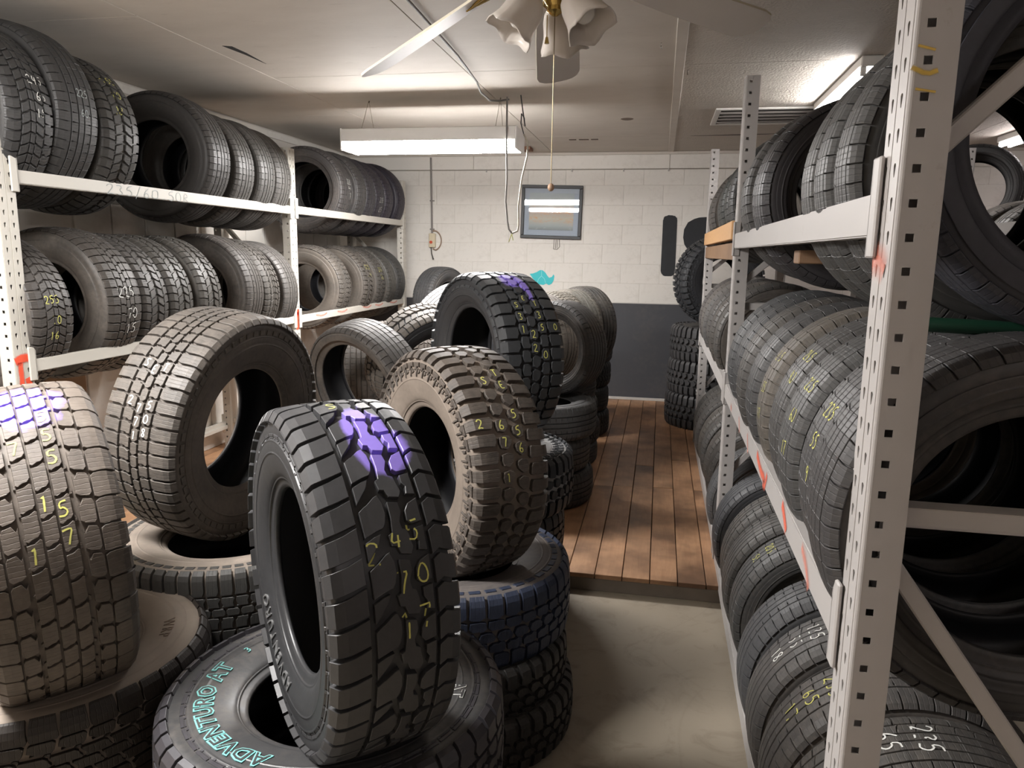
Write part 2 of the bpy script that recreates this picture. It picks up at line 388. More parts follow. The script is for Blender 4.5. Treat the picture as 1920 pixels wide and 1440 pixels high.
def chalk(T,o,text_items,mat,w=.0035,name='size_marking',jit=.06,lift=.0006,snap=0):
    """text_items: (text, phi_deg from top, a centre, height) ; right = +a, up = -phi"""
    V=[];Fs=[]; lastok=None
    if snap:
        cs=[]
        for pl,h in T.polys:
            if h>.4*T.pf.depth and abs(area(pl))>2.2e-4:
                ar=area(pl); n=len(pl); cx=sum((pl[i][0]+pl[(i+1)%n][0])*(pl[i][0]*pl[(i+1)%n][1]-pl[(i+1)%n][0]*pl[i][1]) for i in range(n))/(6*ar); cy=sum((pl[i][1]+pl[(i+1)%n][1])*(pl[i][0]*pl[(i+1)%n][1]-pl[(i+1)%n][0]*pl[i][1]) for i in range(n))/(6*ar)
                if abs(cy)<T.pf.T*.95: cs+= [(cx+k*T.p,cy) for k in range(-3,T.N+3)]
        used=set(); its=[]
        for it in text_items:
            n=len(it[0])
            for q,ch in enumerate(it[0]):
                s0=math.radians(it[1])*T.R; a0=it[2]+(q-(n-1)/2)*it[3]*.95
                best=min((c for c in cs if c not in used),key=lambda c:math.hypot(c[0]-s0,1.0*(c[1]-a0))); used.add(best)
                its.append((ch,math.degrees(best[0]/T.R),best[1],min(it[3],snap)))
        text_items=its
    for it in text_items:
        text,ph,a0,h=it[:4]; mir=it[4] if len(it)>4 else 1
        wd=len(text)*h/1.5*.8*1.35
        for pl in strokes(text,-wd/2,-h/2,h,jit):
            pts=resample(pl,.004); prev=None; oks=[]
            for x,y in pts:
                if abs(mir)==2: x,y=(-y,x) if mir>0 else (y,-x)
                elif mir==-1: x,y=-x,-y
                oks.append(T.on_block(math.radians(ph)*T.R-y,a0+x))
            for gl in (1,2):
                for i in range(1,len(oks)-gl):
                    if oks[i-1] and not any(oks[i:i+gl]) and oks[i+gl]:
                        for q in range(gl): oks[i+q]=oks[i-1]
            for i,(x,y) in enumerate(pts):
                if abs(mir)==2: x,y=(-y,x) if mir>0 else (y,-x)
                elif mir==-1: x,y=-x,-y
                s_=math.radians(ph)*T.R-y; a_=a0+x
                ok=oks[i]
                j=min(i+1,len(pts)-1);k=max(i-1,0); dx=pts[j][0]-pts[k][0];dy=pts[j][1]-pts[k][1]
                if abs(mir)==2: dx,dy=(-dy,dx) if mir>0 else (dy,-dx)
                elif mir==-1: dx,dy=-dx,-dy
                L=math.hypot(dx,dy) or 1; nx,ny=-dy/L,dx/L
                ww=w*R_.uniform(.75,1.1)/2
                if prev is not None and bool(ok)!=bool(lastok): prev=None
                lastok=ok
                if True:
                    q=to3(T.pf,np.array([(s_-ny*-ww)/T.R-0,(s_+ny*-ww)/T.R]),np.array([a_-nx*ww,a_+nx*ww]),ok+lift)
                    # left/right edge of the ribbon
                    q=to3(T.pf,np.array([(s_+ny*ww)/T.R,(s_-ny*ww)/T.R]),np.array([a_-nx*ww,a_+nx*ww]),ok+lift)
                    V+=q.tolist(); cur=len(V)-2
                    if prev is not None: Fs.append((prev,prev+1,cur+1,cur))
                    prev=cur
                else: prev=None
    if Fs: tag(mesh_obj(name,V,Fs,mat,o),kind='stuff')
def side_text(T,o,text,side,phi_c,r0,size,mat,ext=.0012,name='sidewall_lettering',offset=0.,lift=.0,spacing=1.1,span=None):
    cu=bpy.data.curves.new('txt','FONT'); cu.body=text; cu.size=size; cu.extrude=ext; cu.offset=offset; cu.space_character=spacing; cu.align_x='CENTER'; cu.resolution_u=2
    ob=bpy.data.objects.new('tmp',cu); COL.objects.link(ob)
    dg=bpy.context.evaluated_depsgraph_get(); me=bpy.data.meshes.new_from_object(ob.evaluated_get(dg)); bpy.data.objects.remove(ob)
    n=len(me.vertices); co=np.zeros(n*3); me.vertices.foreach_get('co',co); co=co.reshape(-1,3)
    r=r0+co[:,1]; dirn=-1 if side>0 else 1
    ph=math.radians(phi_c)+dirn*co[:,0]/(r0+size*.35)
    pf=T.pf; k0=np.argmax(pf.P[:,1]<pf.R-pf.depth-.03); rr=pf.P[k0:,1][::-1]; xx=pf.P[k0:,0][::-1]
    x=np.interp(r,rr,xx)+lift+co[:,2]+ext*.2
    out=np.stack([r*np.cos(ph),r*np.sin(ph),side*x],1); me.vertices.foreach_set('co',out.ravel()); me.update()
    me.materials.clear(); me.materials.append(mat); me.name=name
    t=bpy.data.objects.new(name,me); link(t,o); t.color=o.color; t['kind']='stuff'; return t
# ---- tread patterns (u = fraction of pitch, t = fraction of half tread width)
def mir(pl,du=0): return [(u+du,-t) for u,t in pl][::-1]
def sh(pl,du,dt=0): return [(u+du,t+dt) for u,t in pl]
rib=lambda a,b,g=.035:[(g,a),(g,b),(1-g,b),(1-g,a)]
def hw_pat(k=0):
    P=[]
    for sg in(1,-1):
        P.append(([(.0,sg*.60),(1.,sg*.60),(1.,sg*.74),(.98,sg*.76),(.93,sg*1.22),(.05,sg*1.22),(.04,sg*.76),(.0,sg*.74)],1.))
        P.append(([(.0,sg*.20),(.0,sg*.34),(.05,sg*.50),(.0,sg*.54),(1.,sg*.54),(.92,sg*.48),(.97,sg*.34),(1.,sg*.20)],1.))
    P.append(([(.0,-.13),(.0,.13),(1.,.13),(1.,-.13)],1.))
    return P
def hw_asym():
    P=[]
    P.append(([(.04,-1.2),(.0,-.95),(.03,-.74),(.0,-.72),(1.,-.72),(.97,-.74),(.93,-.95),(.96,-1.2)],1.))
    P.append((rib(-.665,-.37,.0),1.));P.append((rib(-.32,-.06,.0),1.));P.append((rib(-.01,.23,.0),1.))
    P.append(([(.0,.29),(.04,.34),(.16,.52),(.25,.60),(1.19,.60),(1.10,.52),(1.,.34),(1.,.29)],1.))
    P.append(([(.03,.66),(.09,.85),(.05,1.2),(.97,1.2),(1.01,.85),(.95,.66)],1.)); return P
def as_pat():
    P=[]
    for sg in(1,-1):
        P.append(([(.05,sg*.60),(.18,sg*.85),(.12,sg*1.2),(.90,sg*1.2),(.98,sg*.85),(.83,sg*.60)],1.))
        P.append(([(.0,sg*.16),(.2,sg*.30),(.42,sg*.52),(1.22,sg*.52),(1.0,sg*.30),(.8,sg*.16)],1.))
    P.append(([(.0,-.10),(.12,.10),(.95,.10),(.83,-.10)],1.)); return P
def diag_pat():     # bold diagonal all-terrain blocks
    P=[]
    for sg in(1,-1):
        P.append(([(.0,sg*.60),(-.12,sg*.9),(-.08,sg*1.2),(.72,sg*1.2),(.70,sg*.9),(.84,sg*.60)],1.))
        P.append(([(.06,sg*.10),(.22,sg*.28),(.40,sg*.50),(1.20,sg*.52),(1.02,sg*.30),(.72,sg*.08)],1.))
    return P
def pat_A():
    P=[]
    for sg,du in((1,0),(-1,.45)):
        P.append((sh([(.07,sg*.74),(-.02,sg*.80),(-.04,sg*.92),(.03,sg*1.2),(.88,sg*1.2),(.90,sg*.92),(.93,sg*.80),(.86,sg*.74)],du),1.))
        P.append((sh([(.10,sg*.46),(.24,sg*.49),(.02,sg*.55),(.08,sg*.68),(.20,sg*.71),(.84,sg*.71),(.96,sg*.66),(.90,sg*.52),(.80,sg*.46)],du-.15),1.))
        P.append((sh([(.05,sg*.37),(.13,sg*.42),(.30,sg*.42),(.32,sg*.37)],du+.3),.45))
    for t0,t1,du in((-.385,-.15,.0),(-.115,.11,.30),(.145,.365,.62)):
        m=(t0+t1)/2
        P.append((sh([(.10,t0),(.07,m),(-.05,t1-.03),(.0,t1),(.74,t1),(.88,t1-.05),(.90,m),(1.0,t0+.04),(.95,t0)],du),1.))
    return P
def pat_B():
    P=[]
    P.append(([(.02,.50),(.10,.62),(.06,.85),(.08,1.16),(.90,1.16),(.90,.85),(.94,.62),(.82,.50)],1.))
    P.append(([(.12,-.52),(.02,-.66),(.05,-.85),(.02,-1.16),(.86,-1.16),(.88,-.85),(.86,-.66),(1.0,-.52)],1.))
    P.append(([(.0,-.46),(.0,-.26),(.12,-.20),(.12,-.14),(.86,-.14),(.92,-.22),(.80,-.30),(.80,-.46)],1.))
    P.append((sh([(.1,-.09),(-.02,-.03),(-.02,.06),(.10,.12),(.78,.12),(.92,.05),(.92,-.04),(.80,-.09)],.42),1.))
    P.append((sh([(.0,.17),(.12,.22),(.0,.30),(.02,.45),(.80,.45),(.92,.40),(.80,.30),(.86,.17)],.1),1.))
    return P
def pat_C():
    P=[]
    for k in(0,.5):
        P.append((sh([(.05,-1.18),(.02,-1.0),(-.04,-.78),(-.13,-.54),(.31,-.54),(.38,-.78),(.43,-1.0),(.455,-1.18)],k),1.))
        P.append((sh([(.03,.68),(-.06,.82),(.0,.98),(.03,1.18),(.44,1.18),(.42,.98),(.36,.82),(.44,.68)],k+.1),1.))
    P.append(([(.12,-.45),(.04,-.34),(.02,-.30),(-.10,-.15),(-.13,-.08),(.02,-.02),(.22,-.01),(.38,-.05),(.46,-.10),(.50,-.24),(.58,-.44)],1.))
    P.append(([(.66,-.45),(.58,-.28),(.55,-.16),(.70,-.22),(.85,-.34),(.98,-.45)],1.))
    P.append(([(.02,.06),(.06,.25),(.22,.27),(.40,.20),(.52,.22),(.56,.30),(.86,.36),(.97,.30),(.93,.12),(.80,.07),(.78,-.01),(.60,-.04),(.56,.03),(.30,.06)],1.))
    P.append(([(.02,.60),(.10,.42),(.22,.34),(.40,.33),(.47,.40),(.44,.60)],1.))
    P.append(([(.52,.60),(.55,.42),(.70,.42),(.78,.47),(.92,.44),(.95,.60)],1.))
    return P
def pat_D():
    P=[]
    P.append(([(.12,-1.2),(.10,-.8),(.12,-.52),(.30,-.47),(.72,-.50),(.90,-.56),(.86,-.85),(.84,-1.2)],1.))
    P.append(([(.10,1.2),(.14,.85),(.06,.56),(.22,.50),(.70,.47),(.86,.52),(.88,.85),(.84,1.2)],1.))
    P.append((sh([(.10,-.40),(-.0,-.22),(.10,-.06),(.34,-.02),(.62,-.06),(.90,-.20),(.78,-.38),(.45,-.43)],.28),1.))
    P.append((sh([(.10,.40),(-.0,.22),(.14,.06),(.36,.04),(.62,.08),(.90,.22),(.78,.38),(.45,.43)],.72),1.))
    return P
def pat_E():
    P=[]
    for sg,du in((1,0),(-1,.35)):
        P.append((sh([(.10,sg*1.16),(.08,sg*.8),(.05,sg*.60),(.16,sg*.56),(.60,sg*.54),(.78,sg*.60),(.92,sg*.62),(.90,sg*.85),(.91,sg*1.16)],du),1.))
    P.append((sh([(.05,-.47),(.02,-.30),(.22,-.22),(.55,-.22),(.70,-.16),(.92,-.22),(.90,-.44),(.60,-.50)],.1),1.))
    P.append((sh([(.12,-.14),(.0,-.02),(.12,.12),(.40,.15),(.74,.12),(.92,.0),(.80,-.12),(.45,-.16)],.55),1.))
    P.append((sh([(.05,.47),(.0,.30),(.2,.20),(.48,.22),(.72,.20),(.92,.28),(.90,.46),(.60,.50)],.05),1.))
    return P
def sw_blocks(ns,kind):
    def f(pf):
        a0=pf.T*1.27; out=[]
        for sg in(1,-1):
            if kind=='mud':
                out+=[([(.15,sg*a0),(.05,sg*(a0+.014)),(.30,sg*(a0+.030)),(.55,sg*(a0+.012)),(.80,sg*(a0+.016)),(.85,sg*a0)],.006),
                      ([(.45,sg*(a0+.020)),(.38,sg*(a0+.048)),(.50,sg*(a0+.050)),(.62,sg*(a0+.022))],.005),
                      ([(.80,sg*(a0+.022)),(.72,sg*(a0+.040)),(.98,sg*(a0+.034)),(.95,sg*(a0+.024))],.005)]
            elif kind=='key':
                b=a0+.014
                for k in(0,.5):
                    out+=[([(k+.03,sg*b),(k+.03,sg*(b+.008)),(k+.47,sg*(b+.008)),(k+.47,sg*b)],.0022),
                          ([(k+.05,sg*(b+.0095)),(k+.05,sg*(b+.016)),(k+.14,sg*(b+.016)),(k+.14,sg*(b+.0095))],.002),
                          ([(k+.17,sg*(b+.0095)),(k+.17,sg*(b+.0125)),(k+.47,sg*(b+.0125)),(k+.47,sg*(b+.0095))],.002)]
            elif kind=='tick':
                b=a0+.006
                out+=[([(.15,sg*b),(.10,sg*(b+.018)),(.85,sg*(b+.018)),(.80,sg*b)],.003)]
        return out
    return f
# ------------------------------------------------------------------ room
H=2.65; XL=-3.41; XR=4.2; YB=7.93; YF=-3.2; FZ=.085; YS=3.42
def paintwall(name,col,dirt=.25,sc=1.,grad=None):
    t=NT(name); co=t.coord('Object'); n=t.noise(3*sc,5,co,.62); n2=t.noise(22*sc,5,co,.7)
    m=t.ramp(t.math('ADD',t.math('MULTIPLY',n,.6),t.math('MULTIPLY',n2,.4)),[(.50,0.),(.74,1.)])
    c=t.mix(t.noise(1.2,2,co),col,tuple(min(1,x*1.07) for x in col)); c=t.mix(t.math('MULTIPLY',m,dirt),c,(.30,.25,.19)); t.l(c,t.b.inputs['Base Color'])
    t.b.inputs['Roughness'].default_value=.62; t.l(t.bump(n2,.25,.006),t.b.inputs['Normal']); return t.m
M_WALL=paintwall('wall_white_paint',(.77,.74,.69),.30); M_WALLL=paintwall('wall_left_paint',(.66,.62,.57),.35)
M_JOINT=simple('mortar_paint',(.64,.61,.56),.9,var=.1)
def ceilmat(name,pop):
    t=NT(name); co=t.coord('Object'); n=t.noise(2.3,5,t.vmap(co,(1,2.2,1)),.62); n2=t.noise(55,4,co,.7)
    c=t.mix(n,(.54,.495,.44),(.68,.635,.575)); m=t.ramp(t.noise(11,6,t.vmap(co,(.5,2,1)),.75),[(.60,0.),(.76,1.)]); c=t.mix(t.math('MULTIPLY',m,.35),c,(.22,.17,.12))
    if pop: c=t.mix(1,c,(.88,.87,.86),'MULTIPLY')
    t.l(c,t.b.inputs['Base Color']); t.b.inputs['Roughness'].default_value=.8 if pop else .68
    t.l(t.bump(t.noise(75 if pop else 40,3,co,.6),.75 if pop else .12,.012 if pop else .004),t.b.inputs['Normal']); return t.m
M_CEIL=ceilmat('ceiling_panel_paint',False); M_POP=ceilmat('ceiling_textured_paint',True)
def concrete():
    t=NT('floor_concrete'); co=t.coord('Object'); n=t.noise(1.7,6,co,.62); n2=t.noise(30,5,co,.7); n3=t.noise(6,5,co,.65,1.5)
    c=t.mix(n,(.30,.265,.215),(.46,.415,.35)); m=t.ramp(n3,[(.52,0.),(.70,1.)]); c=t.mix(t.math('MULTIPLY',m,.45),c,(.18,.15,.12))
    v=t.t.nodes.new('ShaderNodeTexVoronoi'); v.feature='DISTANCE_TO_EDGE'; v.inputs['Scale'].default_value=.9; 
    dv=t.t.nodes.new('ShaderNodeVectorMath'); dv.operation='ADD'; t.l(co,dv.inputs[0]); nn=t.t.nodes.new('ShaderNodeTexNoise'); nn.inputs['Scale'].default_value=3; t.l(nn.outputs['Color'],dv.inputs[1]); t.l(dv.outputs[0],v.inputs['Vector'])
    cr=t.ramp(v.outputs['Distance'],[(.0,1.),(.006,0.)]); c=t.mix(t.math('MULTIPLY',cr,.12),c,(.14,.12,.10))
    t.l(t.mix(1,c,(.84,.80,.74),'MULTIPLY'),t.b.inputs['Base Color']); t.l(t.ramp(n,[(.3,.35),(.7,.6)]),t.b.inputs['Roughness']); t.l(t.bump(n2,.2,.004),t.b.inputs['Normal']); return t.m
M_CONC=concrete()
def wood(name,c0,c1,sc=(9,1.0,9),stain=.4,rough=.42,ax='Y'):
    t=NT(name); oi=t.t.nodes.new('ShaderNodeObjectInfo'); co=t.coord('Object')
    vs=t.t.nodes.new('ShaderNodeVectorMath'); vs.operation='SCALE'; vs.inputs[0].default_value=(31,17,5); t.l(oi.outputs['Random'],vs.inputs['Scale'])
    ad=t.t.nodes.new('ShaderNodeVectorMath'); ad.operation='ADD'; t.l(co,ad.inputs[0]); t.l(vs.outputs[0],ad.inputs[1])
    mp=t.vmap(ad.outputs[0],sc); n=t.noise(5,6,mp,.65,.8); n2=t.noise(2.2,4,ad.outputs[0],.6)
    c=t.mix(n,c0,c1); rv=t.ramp(oi.outputs['Random'],[(0,.90),(1,1.07)]); c=t.mix(1,c,rv,'MULTIPLY')
    m=t.ramp(n2,[(.42,0.),(.66,1.)]); c=t.mix(t.math('MULTIPLY',m,stain),c,(.09,.045,.025))
    t.l(c,t.b.inputs['Base Color']); t.b.inputs['Roughness'].default_value=rough; t.l(t.bump(n,.15,.003),t.b.inputs['Normal']); return t.m
M_PLANK=wood('floor_plank_wood',(.34,.165,.085),(.60,.36,.20),(9,.8,9),.80)
M_PINE=wood('pine_board',(.55,.30,.13),(.75,.45,.22),(2,10,10),.0,.6); M_OLDW=wood('old_board',(.20,.11,.06),(.34,.21,.12),(2,10,10),.3,.7)
bm=bmesh.new(); box(bm,(XL-.15,YF-.15,-.1),(XR+.15,YS+.02,0)); fl=bm_obj('floor',bm,M_CONC); tag(fl,'grey stained concrete slab in the front of the store room',None,kind='structure')
bm=bmesh.new(); box(bm,(XL-.15,YS-.012,0),(XR+.15,YS+.03,FZ-.022),.002); o=bm_obj('trim_1',bm,simple('step_edge',(.20,.165,.13),.8,bumpscale=40,bs=.4,var=.3)); tag(o,'raised edge of the wooden floor above the concrete',kind='structure')
bm=bmesh.new(); box(bm,(XL-.15,YS+.02,-.1),(XR+.15,YB+.15,FZ-.024)); fw=bm_obj('floor',bm,simple('subfloor',(.05,.035,.025),.9)); tag(fw,'raised floor of dark varnished boards in the back room',kind='structure')
pw=.132; i=0; x=XL
pm={}
while x<XR:
    ys=[YS-.012,YS+R_.uniform(1.2,2.4),YB-.02] 
    for y0,y1 in zip(ys,ys[1:]):
        wdt=min(pw,XR-x)
        bm=bmesh.new(); box(bm,(0,0,-.022),(wdt-.004,y1-y0-.003,R_.uniform(-.001,.001)),.002)
        o=bm_obj('plank',bm,M_PLANK,fw); o.location=(x,y0,FZ)
    x+=pw
# walls
bm=bmesh.new(); box(bm,(XL-.15,YB,-.1),(XR+.15,YB+.2,H+.2)); wb=bm_obj('wall_back',bm,M_JOINT); tag(wb,'white painted concrete block back wall',kind='structure')
bkme=[]
for k in range(4):
    bm=bmesh.new(); box(bm,(0,-.003,0),(.3975,.02,.1982),.0022)
    for v in bm.verts: v.co+=Vector((R_.uniform(-.001,.001),0,R_.uniform(-.0008,.0008)))
    me=bpy.data.meshes.new('concrete_block'); bm.to_mesh(me); bm.free(); me.materials.append(M_WALL); bkme.append(me)
z=1.12; row_=0
while z<2.47:
    x=XL-(.2 if row_%2 else 0); hh=min(.2,2.475-z)
    while x<XR:
        x0=max(x,XL+.002); x1=min(x+.4,XR)
        o=bpy.data.objects.new('concrete_block',R_.choice(bkme)); o.location=(x0,YB,z); o.scale=((x1-x0)/.4,1,hh/.2); link(o,wb)
        x+=.4
    z+=.2; row_+=1
M_DARKP=paintwall('wainscot_dark_paint',(.055,.057,.065),.12)
bm=bmesh.new(); box(bm,(XL,YB-.022,FZ),(XR,YB+.01,1.112),.002); tag(bm_obj('trim_2',bm,M_DARKP),'dark grey painted lower band of the back wall',kind='structure')
bm=bmesh.new(); box(bm,(XL,YB-.034,FZ),(XR,YB-.022,FZ+.03),.003); tag(bm_obj('baseboard_back',bm,simple('light_trim',(.5,.48,.45),.6,var=.2)),'thin pale strip at the foot of the back wall',kind='structure')
fas=bpy.data.objects.new('trim_3',None); link(fas); tag(fas,'white painted header boards at the top of the back wall',kind='structure')
for x0,x1 in((XL,-2.0),(-2.0,0.04),(.04,2.2),(2.2,XR)):
    bm=bmesh.new(); box(bm,(x0+.002,YB-.016,2.483),(x1-.002,YB+.01,H-.03),.003); bm_obj('board',bm,M_WALL,fas)
bm=bmesh.new(); box(bm,(XL,YB-.03,H-.03),(XR,YB,H-.002),.004); bm_obj('board',bm,M_CEIL,fas)
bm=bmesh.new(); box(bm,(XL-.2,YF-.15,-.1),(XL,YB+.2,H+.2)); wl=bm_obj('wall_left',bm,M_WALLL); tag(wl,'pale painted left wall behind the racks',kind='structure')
# corrugated lining on the left wall, lower half at the back; brown board at the front
M_BROWN=wood('wall_brown_board',(.30,.20,.125),(.40,.28,.19),(4,4,.6),.15,.75)
for k in range(12):
    y0=.2+k*.305; bm=bmesh.new(); box(bm,(XL,y0,.0),(XL+.016,y0+.300,1.02),.002); bm_obj('wall_board',bm,M_BROWN,wl)
for k in range(13):
    y0=3.88+k*.31; bm=bmesh.new(); box(bm,(XL,y0,FZ),(XL+.014,min(y0+.300,YB-.03),1.9),.003); bm_obj('wall_panel',bm,M_WALL,wl)
bm=bmesh.new(); box(bm,(XL+.016,3.5,FZ),(XL+.05,YB-.03,FZ+.17),.006); tag(bm_obj('baseboard_left',bm,M_WALL),'white baseboard of the left wall',kind='structure')
bm=bmesh.new(); box(bm,(XL,YF,H-.07),(XL+.02,YB-.03,H-.012),.004); tag(bm_obj('trim_4',bm,M_WALL),'white trim along the top of the left wall',kind='structure')
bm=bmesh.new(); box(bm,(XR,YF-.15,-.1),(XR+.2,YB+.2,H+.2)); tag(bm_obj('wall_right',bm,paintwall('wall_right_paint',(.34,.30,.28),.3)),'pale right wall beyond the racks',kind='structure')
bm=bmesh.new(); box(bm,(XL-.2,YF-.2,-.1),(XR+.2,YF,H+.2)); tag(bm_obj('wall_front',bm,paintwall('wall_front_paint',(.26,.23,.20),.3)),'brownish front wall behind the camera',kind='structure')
# ceiling of panels
bm=bmesh.new(); box(bm,(XL-.2,YF-.2,H+.012),(XR+.2,YB+.2,H+.15)); ce=bm_obj('ceiling',bm,simple('ceiling_gap',(.10,.08,.06),.9)); tag(ce,'low ceiling of large painted panels',kind='structure')
xs=[XL,-2.38,-1.16,.045,1.265,2.485,XR]
for a,b in zip(xs,xs[1:]):
    off=2.44*(xs.index(a)%2)*.5
    y=YF
    cuts=[YF]+[yy for yy in (-1.69+off+2.44*k for k in range(5)) if YF<yy<YB]+[YB]
    if a==-1.16 or a==-2.38: cuts=[YF,-.47,1.97,4.41,6.85,YB]
    for y0,y1 in zip(cuts,cuts[1:]):
        bm=bmesh.new(); box(bm,(a+.002,y0+.0015,H),(b-.002,y1-.0015,H+.013),.0015); bm_obj('ceiling_panel',bm,M_POP if a>.04 else M_CEIL,ce)
bm=bmesh.new(); box(bm,(.02,YF,H-.009),(.075,YB-.03,H+.001),.003); tag(bm_obj('trim_5',bm,M_CEIL),'flat batten across the ceiling between plain and textured panels',kind='structure')
# ------------------------------------------------------------------ fluorescent fixtures
M_WHITEM=simple('fixture_white_metal',(.72,.70,.67),.4,var=.05)
M_LENS1=emis('fixture_lens_lit',LAMP_WHITE,TUBE_F1); M_LENS2=emis('fixture_lens_lit_near',LAMP_WHITE,TUBE_F2); M_TUBE=emis('fluorescent_tube_lit',(1,.965,.95),TUBE_STRIP); M_TUBE2=emis('fluorescent_tube_front',(1,.92,.92),TUBE_FRONT)
def wrap_fixture(c,L,lens,label,ztop=2.44):
    e=empty('ceiling_light',(c[0],c[1],ztop)); tag(e,label,'ceiling light')
    bm=bmesh.new(); x=L/2
    # trapezoid housing along X
    sec=[(-.15,-.085),(-.15,-.005),(-.14,0),(.14,0),(.15,-.005),(.15,-.085)]
    v=[[bm.verts.new((sx*x,y,z)) for y,z in sec] for sx in(-1,1)]
    for i in range(len(sec)-1): bm.faces.new((v[0][i],v[0][i+1],v[1][i+1],v[1][i]))
    for k in(0,1): bm.faces.new(v[k])
    bm_obj('housing',bm,M_WHITEM,e)
    bm=bmesh.new(); sec=[(-.148,-.086),(-.138,-.125),(-.11,-.140),(.11,-.140),(.138,-.125),(.148,-.086)]
    v=[[bm.verts.new((sx*(x-.012),y,z)) for y,z in sec] for sx in(-1,1)]
    for i in range(len(sec)-1): bm.faces.new((v[0][i],v[0][i+1],v[1][i+1],v[1][i]))
    for k in(0,1): bm.faces.new(v[k])
    bm_obj('diffuser',bm,lens,e)
    for sx in(-1,1):
        bm=bmesh.new(); box(bm,(sx*x-.006,-.152,-.142),(sx*x+.006,.152,.002),.003); bm_obj('end_cap',bm,M_WHITEM,e)
        hx=sx*(x-.14); hook=Vector((hx*1.0,.02,H-ztop))
        for sy in(-1,1):
            bm=bmesh.new(); tube(bm,[(hx,sy*.12,0),hook],.0015,5); bm_obj('chain',bm,simple('chain_metal',(.35,.3,.22),.4,.8),e)
        bm=bmesh.new(); pts=[hook+Vector((0,.012*math.cos(t),.0+.012*math.sin(t))) for t in np.linspace(-2.2,1.8,10)]; tube(bm,pts,.0025,6); bm_obj('hook',bm,simple('hook_metal',(.12,.09,.06),.4,.6),e)
    return e
wrap_fixture((-1.585,5.12),1.22,M_LENS1,'hanging white fluorescent light with a glowing diffuser, above the back tires')
wrap_fixture((-1.95,1.15),1.22,M_LENS2,'hanging fluorescent light of the front room, above and left of the camera',2.56)
def strip_light(c,L,label,z=H,tm=None):
    e=empty('ceiling_light',(c[0],c[1],z)); tag(e,label,'ceiling light')
    bm=bmesh.new(); box(bm,(-.055,-L/2,-.055),(.055,L/2,-.002),.006); bm_obj('housing',bm,M_WHITEM,e)
    for sx in(-1,1):
        bm=bmesh.new(); tube(bm,[(sx*.036,-L/2+.04,-.078),(sx*.036,L/2-.04,-.078)],.0165,12); bm_obj('tube',bm,tm or M_TUBE,e,180)
        for sy in(-1,1):
            bm=bmesh.new(); box(bm,(sx*.036-.014,sy*(L/2-.03)-.012,-.098),(sx*.036+.014,sy*(L/2-.03)+.012,-.05),.004); bm_obj('lamp_holder',bm,M_WHITEM,e)
    return e
strip_light((1.02,4.95),1.25,'bare twin tube strip light on the textured ceiling over the right racks')
strip_light((2.80,6.6),1.25,'bare tube strip light far right, seen through the hole of a tire',tm=emis('fluorescent_tube_old',(1,.93,.95),22.))
strip_light((1.6,-1.2),1.25,'bare twin tube strip light over the front of the store room, behind the camera',tm=M_TUBE2)
# ------------------------------------------------------------------ ceiling details
M_DARK=simple('dark_gap',(.012,.010,.009),.9)
M_STEELD=simple('louvre_grey',(.30,.27,.25),.5)
e=empty('air_vent',(.69,6.02,H)); tag(e,'white rectangular ceiling vent with dark louvres','vent')
bm=bmesh.new()
for lo,hi in(((-.36,-.33,-.012),(.36,-.29,0)),((-.36,.29,-.012),(.36,.33,0)),((-.36,-.29,-.012),(-.32,.29,0)),((.32,-.29,-.012),(.36,.29,0))): box(bm,lo,hi,.003)
bm_obj('frame',bm,M_WHITEM,e)
bm=bmesh.new(); box(bm,(-.32,-.29,-.003),(.32,.29,-.001)); bm_obj('backing',bm,M_DARK,e)
for k in range(4):
    y=-.19+k*.125; bm=bmesh.new(); obar(bm,(-.32,y,-.008),(.32,y,-.008),.006,.020,(0,.35,1)); bm_obj('louvre',bm,M_STEELD,e)
def sliver(name,pts,label,cat):
    V=[(*p,H-.0015) for p in pts]+[(*p,H+.001) for p in pts]; n=len(pts)
    Fs=[tuple(range(n))[::-1],tuple(range(n,2*n))]+[(i,(i+1)%n,n+(i+1)%n,n+i) for i in range(n)]
    tag(mesh_obj(name,V,Fs,M_DARK),label,cat)
sliver('ceiling_tear',[(-2.275,3.70),(-2.23,3.72),(-2.225,3.85),(-2.24,4.08),(-2.25,3.88)],'short dark torn gap in the ceiling above the left rack','tear')
sliver('ceiling_crack',[(.2,6.94),(.6,6.90),(1.0,6.88),(.6,6.935)],'long thin dark sag crack in the ceiling behind the vent','crack')
e=empty('ceiling_slot',(-.745,7.05,H)); tag(e,'small broken slot cover flat on the ceiling above the picture','vent')
for k in(-1,0,1):
    bm=bmesh.new(); box(bm,(k*.1-.035-.01*(k==0),-.015,-.006),(k*.1+.03+.015*(k==0),.015,0),.002); bm_obj('slot',bm,simple('slot_brown',(.09,.06,.045),.7),e)
bm=bmesh.new(); box(bm,(-1.45,7.44,H-.03),(-1.31,7.62,H),.004); tag(bm_obj('ceiling_block',bm,simple('brick_brown',(.22,.11,.07),.8,var=.2)),'small red-brown block on the ceiling right of the hanging light','block')
bm=bmesh.new(); lathe(bm,[(.0,-.004),(.04,-.004),(.05,0)],20)
o=bm_obj('ceiling_patch',bm,simple('patch',(.16,.12,.09),.8)); o.location=(-.31,6.05,H); tag(o,'dark oval spot cover on the ceiling between fan and vent','cap')
for (x,y),lb in (((.097,4.52),'small metal hook in the ceiling batten'),((-.05,3.95),'small bent hook in the ceiling near the fan blade')):
    bm=bmesh.new(); tube(bm,[Vector((0,.012*math.cos(t),-.016+.012*math.sin(t))) for t in np.linspace(-2.6,1.6,10)],.0025,6); o=bm_obj('ceiling_hook',bm,simple('hook_dark',(.1,.08,.06),.4,.6)); o.location=(x,y,H); tag(o,lb,'hook')
